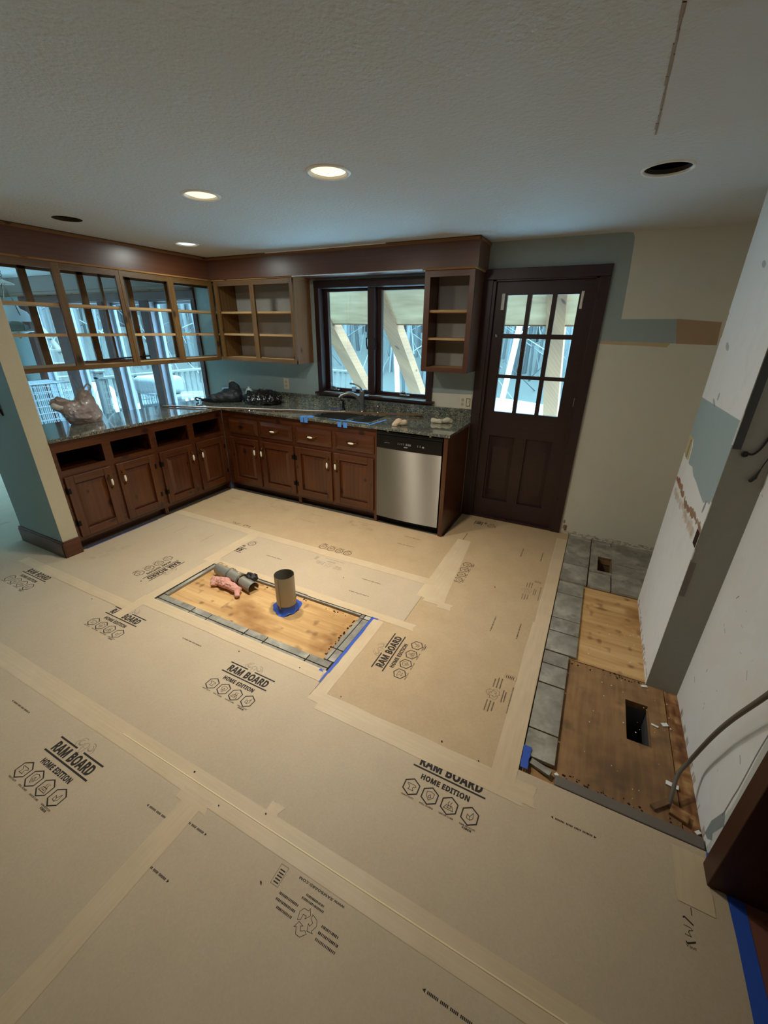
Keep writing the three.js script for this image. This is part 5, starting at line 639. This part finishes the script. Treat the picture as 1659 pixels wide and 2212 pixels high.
// ------------------------------------------------------------------ outside: roof overhang, rafters, deck, snow, forest
{
  const ZE = -1.3, YE = 1.732;                                    // lower edge of the roof boarding
  const slope = (x0, x1, zt, zb, th, off, mat, nm, lab, cat, grp) => { const L = (zt - zb) * Math.SQRT2, g = new THREE.BoxGeometry(x1 - x0, th, L); g.rotateX(-Math.PI / 4); const zc = (zt + zb) / 2, yc = YE + (zc - ZE); g.translate((x0 + x1) / 2, yc + off * 0.7071, zc - off * 0.7071); return worldUV(g.toNonIndexed(), 'z'); };
  struct('roof_boarding', slope(-0.7, 6.5, -0.80, ZE, 0.03, 0.0), std({ map: T.roof, roughness: 0.9 }));
  struct('roof_edge', [bx(-0.7, 6.5, YE - 0.012, YE + 0.012, ZE - 0.02, ZE + 0.02)], M.beam);
  for (const [x, i] of [[0.605, 'seen through the sash by the two bay upper cabinet'], [1.42, 'seen through the sash by the narrow upper cabinet'], [2.27, 'between the kitchen window and the back door'], [3.12, 'seen through the back door panes'], [3.95, 'past the back door toward the bare tiles'], [-0.21, 'between the kitchen window and the glass wall']]) solo('rafter', slope(x - 0.16, x, -0.87, -3.6, 0.14, 0.03), M.beam, 'sloping weathered rafter ' + i, 'rafter', 'rafters running down to the snow');
  struct('ground_snow', [bx(-40, 40, -0.75, -0.62, -40, -0.76), bx(-40, -5.47, -0.75, -0.62, -0.76, 14)], M.snow);
  const deck = structGroup('deck', [-2.2, -0.1, -2.4]); const board = std({ color: 0x77726a, roughness: 0.9 });
  for (let i = 0; i < 24; i++) part(deck, 'deck_board', bx(-3.7, -0.75, -0.12, -0.085, -0.75 - 0.14 * i - 0.132, -0.75 - 0.14 * i), board);
  const rail = thing('deck_railing', 'grey wooden deck railing with square balusters outside the glass wall', 'railing', [-3.6, -0.085, -2.4]); const paint = std({ color: 0x6b675f, roughness: 0.8 });
  part(rail, 'top_rail', [bx(-3.67, -3.53, 0.90, 0.935, -4.1, -0.85, { bev: 0.004 }), bx(-3.67, -0.7, 0.90, 0.935, -4.14, -4.02, { bev: 0.004 })], paint); part(rail, 'bottom_rail', [bx(-3.62, -3.58, 0.02, 0.08, -4.1, -0.85), bx(-3.6, -0.7, 0.02, 0.08, -4.1, -4.06)], paint);
  for (let i = 0; i < 25; i++) part(rail, 'baluster', bx(-3.618, -3.582, 0.08, 0.90, -0.98 - i * 0.125 - 0.036, -0.98 - i * 0.125), paint); for (let i = 0; i < 22; i++) part(rail, 'baluster', bx(-3.5 + i * 0.125, -3.464 + i * 0.125, 0.08, 0.90, -4.098, -4.062), paint);
  for (const [x, z] of [[-3.6, -0.9], [-3.6, -2.0], [-3.6, -4.08], [-2.2, -4.08]]) part(rail, 'post', [bx(x - 0.05, x + 0.05, -0.085, 1.0, z - 0.05, z + 0.05, { bev: 0.004 }), bx(x - 0.075, x + 0.075, 1.0, 1.03, z - 0.075, z + 0.075, { bev: 0.006 })], paint);
  const gr = thing('patio_grill', 'covered grey patio grill on the deck behind the glass wall', 'grill', [-3.15, -0.085, -1.55]); part(gr, 'cart', bx(-3.42, -2.9, -0.085, 0.62, -1.85, -1.35, { bev: 0.02 }), std({ color: 0x6d6d6b, roughness: 0.8 })); part(gr, 'hood', bx(-3.46, -2.86, 0.63, 0.92, -1.88, -1.32, { bev: 0.08 }), std({ color: 0x8d8d8a, roughness: 0.6 })); part(gr, 'shelf', bx(-2.86, -2.6, 0.60, 0.63, -1.8, -1.4), std({ color: 0x6d6d6b, roughness: 0.8 }));
  const tarp = thing('tarp_pile', 'white snow covered patio lounger under a roped tarp on the deck', 'lounger', [-4.2, -0.085, -1.35]); part(tarp, 'cover', sdf((a, b, c) => { let d = cap(a, b, c, [-4.55, 0.45, -1.35], [-3.9, 0.16, -1.35], 0.30, 0.24); d = smin(d, cap(a, b, c, [-4.6, 0.5, -1.35], [-4.62, 0.62, -1.4], 0.18, 0.12), 0.1); return Math.max(d + 0.02 * n3(a * 5, b * 5, c * 5, 3), -0.085 - b); }, [-4.25, 0.3, -1.36], [0.8, 0.5, 0.5], 44), M.snow);
  part(tarp, 'rope', [tube([[-4.35, 0.72, -1.30], [-4.22, 0.58, -1.12], [-4.12, 0.3, -1.04]], 0.008, 16, 6), tube([[-4.35, 0.72, -1.32], [-4.05, 0.52, -1.14], [-3.85, 0.28, -1.08]], 0.008, 16, 6)], std({ color: 0x8f9ba3, roughness: 0.9 }));
  solo('snow_mound', sdf((a, b, c) => Math.max(ell(a, b, c, [-2.55, -0.085, -2.3], [0.4, 0.45, 0.35]) + 0.02 * n3(a * 5, b * 5, c * 5, 6), -0.084 - b), [-2.55, 0.15, -2.3], [0.55, 0.5, 0.5], 30), M.snow, 'rounded snow mound on the deck beside the railing', 'snow'); solo('snow_mound', sdf((a, b, c) => Math.max(ell(a, b, c, [1.15, -0.62, -5.9], [1.2, 1.07, 0.8]) + 0.04 * n3(a * 3, b * 3, c * 3, 6), -0.615 - b), [1.15, 0.0, -5.9], [1.5, 0.8, 1.1], 36), M.snow, 'large snow bank beyond the back door panes', 'snow');
  const st = thing('outdoor_stair', 'dark outdoor staircase climbing beyond the glass wall', 'stair', [-7, -0.62, -1.6]); const stM = std({ color: 0x6b6258, roughness: 0.8 }); for (const z of [-1.1, -2.0]) part(st, 'stringer', tube([[-5.6, 0.2, z], [-8.2, 2.6, z]], 0.06, 6, 6), stM); for (let i = 0; i < 10; i++) part(st, 'tread', bx(-5.75 - i * 0.26, -5.5 - i * 0.26, 0.22 + i * 0.24, 0.26 + i * 0.24, -2.0, -1.1), stM); part(st, 'handrail', [tube([[-5.6, 1.0, -1.08], [-8.2, 3.4, -1.08]], 0.03, 6, 6)], stM);
  for (let i = 0; i < 4; i++) solo('timber', worldUV(new THREE.BoxGeometry(3.2, 0.12, 0.14).translate(4.0 + 0.15 * i, -0.555 + 0.125 * (i >> 1) , -5.0 - 0.2 * (i & 1)).toNonIndexed(), 'x'), M.beam, ['lower front', 'lower rear', 'upper front', 'upper rear'][i] + ' timber of the pile lying in the snow outside the back door', 'timber', 'timber pile in the snow');
  // birch in the door panes and a few larger trunks, then the wood behind
  const trunk = (x, z, y, h, r, lean, m, lab) => { const t = thing('bare_tree', lab, 'tree', [x, y, z], 'single trunks near the house'); loc(t, 'trunk', tube([[0, 0, 0], [lean * 0.4, h * 0.3, 0.05], [lean * 0.7, h * 0.6, -0.03], [lean, h, 0]], r, 14, 8), m); const g = []; for (let i = 0; i < 12; i++) { const k = 0.3 + 0.06 * i, a = i * 2.4, l = rr(0.7, 1.8); g.push(tube([[lean * k, h * k, 0], [lean * k + l * 0.5 * Math.cos(a), h * k + l * 0.45, l * 0.5 * Math.sin(a)], [lean * k + l * Math.cos(a), h * k + l * 0.8, l * Math.sin(a)]], 0.015, 5, 4)); } loc(t, 'branches', g, m); };
  const bark = std({ color: 0x6a645c, roughness: 0.95 }), birch = std({ color: 0xe9eef0, roughness: 0.9 });
  trunk(0.88, -10, -0.62, 7, 0.08, 0.62, birch, 'white birch trunk leaning behind the back door panes'); trunk(2.9, -9, -0.62, 8, 0.10, 0.1, bark, 'grey bare trunk straight behind the back door panes'); trunk(-7.5, -9.5, -0.62, 9, 0.12, 0.2, bark, 'grey bare trunk beyond the deck railing'); trunk(-2.4, -9.6, -0.62, 8, 0.08, -0.3, birch, 'pale birch trunk beyond the kitchen window'); trunk(-11, -4.5, -0.62, 9, 0.13, 0.3, bark, 'thick grey trunk beyond the outdoor staircase');
  const hill = new THREE.PlaneGeometry(1, 1, 90, 24), hp = hill.attributes.position; const hy = (r, a) => -0.7 + Math.max(0, r - 11) * 0.30 + 0.6 * n3(Math.cos(a) * r * 0.15, Math.sin(a) * r * 0.15, 1, 3);
  for (let i = 0; i < hp.count; i++) { const a = (-0.05 - 1.25 * (hp.getX(i) + 0.5)) * Math.PI, r = 10.5 + 38 * (0.5 - hp.getY(i)); hp.setXYZ(i, r * Math.cos(a), hy(r, a), r * Math.sin(a)); } hill.computeVertexNormals();
  struct('hillside', [clean(hill)], std({ color: 0x55524a, roughness: 1, side: THREE.DoubleSide }));
  const N = 2600, im = new THREE.InstancedMesh(new THREE.CylinderGeometry(0.35, 1, 1, 6, 1), std({ color: 0xffffff, roughness: 1 }), N), m4 = new THREE.Matrix4(), q = new THREE.Quaternion(), col = new THREE.Color();
  for (let i = 0; i < N; i++) { const a = (-0.06 - 1.13 * rnd()) * Math.PI, r = 12 + 34 * Math.pow(rnd(), 0.8), h = rr(6, 13), w = rr(0.04, 0.13) * (r > 25 ? 1.4 : 1); q.setFromEuler(new THREE.Euler(rr(-0.08, 0.08), 0, rr(-0.08, 0.08))); m4.compose(new THREE.Vector3(r * Math.cos(a), hy(r, a) + h / 2 - 0.3, r * Math.sin(a)), q, new THREE.Vector3(w, h, w)); im.setMatrixAt(i, m4); const k = rr(0.03, 0.15); im.setColorAt(i, col.setRGB(k, k * 0.97, k * 0.9)); }
  im.name = 'forest'; im.userData = { label: 'dense bare winter forest on the slope beyond the house', category: 'forest', kind: 'stuff' }; scene.add(im);
  const Nt = 5200, tw = new THREE.InstancedMesh(new THREE.CylinderGeometry(0.3, 1, 1, 4, 1), std({ color: 0xffffff, roughness: 1 }), Nt);
  for (let i = 0; i < Nt; i++) { const a = (-0.06 - 1.13 * rnd()) * Math.PI, r = 12 + 24 * rnd(), h = rr(1, 3.2), w = rr(0.012, 0.03); q.setFromEuler(new THREE.Euler(rr(-1.1, 1.1), 0, rr(-1.1, 1.1))); m4.compose(new THREE.Vector3(r * Math.cos(a), hy(r, a) + rr(0.2, 7), r * Math.sin(a)), q, new THREE.Vector3(w, h, w)); tw.setMatrixAt(i, m4); const k = rr(0.05, 0.26); tw.setColorAt(i, col.setRGB(k, k * 0.97, k * 0.9)); }
  tw.name = 'undergrowth'; tw.userData = { label: 'thin twigs and brush among the forest trunks', category: 'brush', kind: 'stuff' }; scene.add(tw);
}
scene.traverse((o) => { if (o.isMesh) { o.castShadow = o.receiveShadow = true; } });
renderer.render(scene, camera);
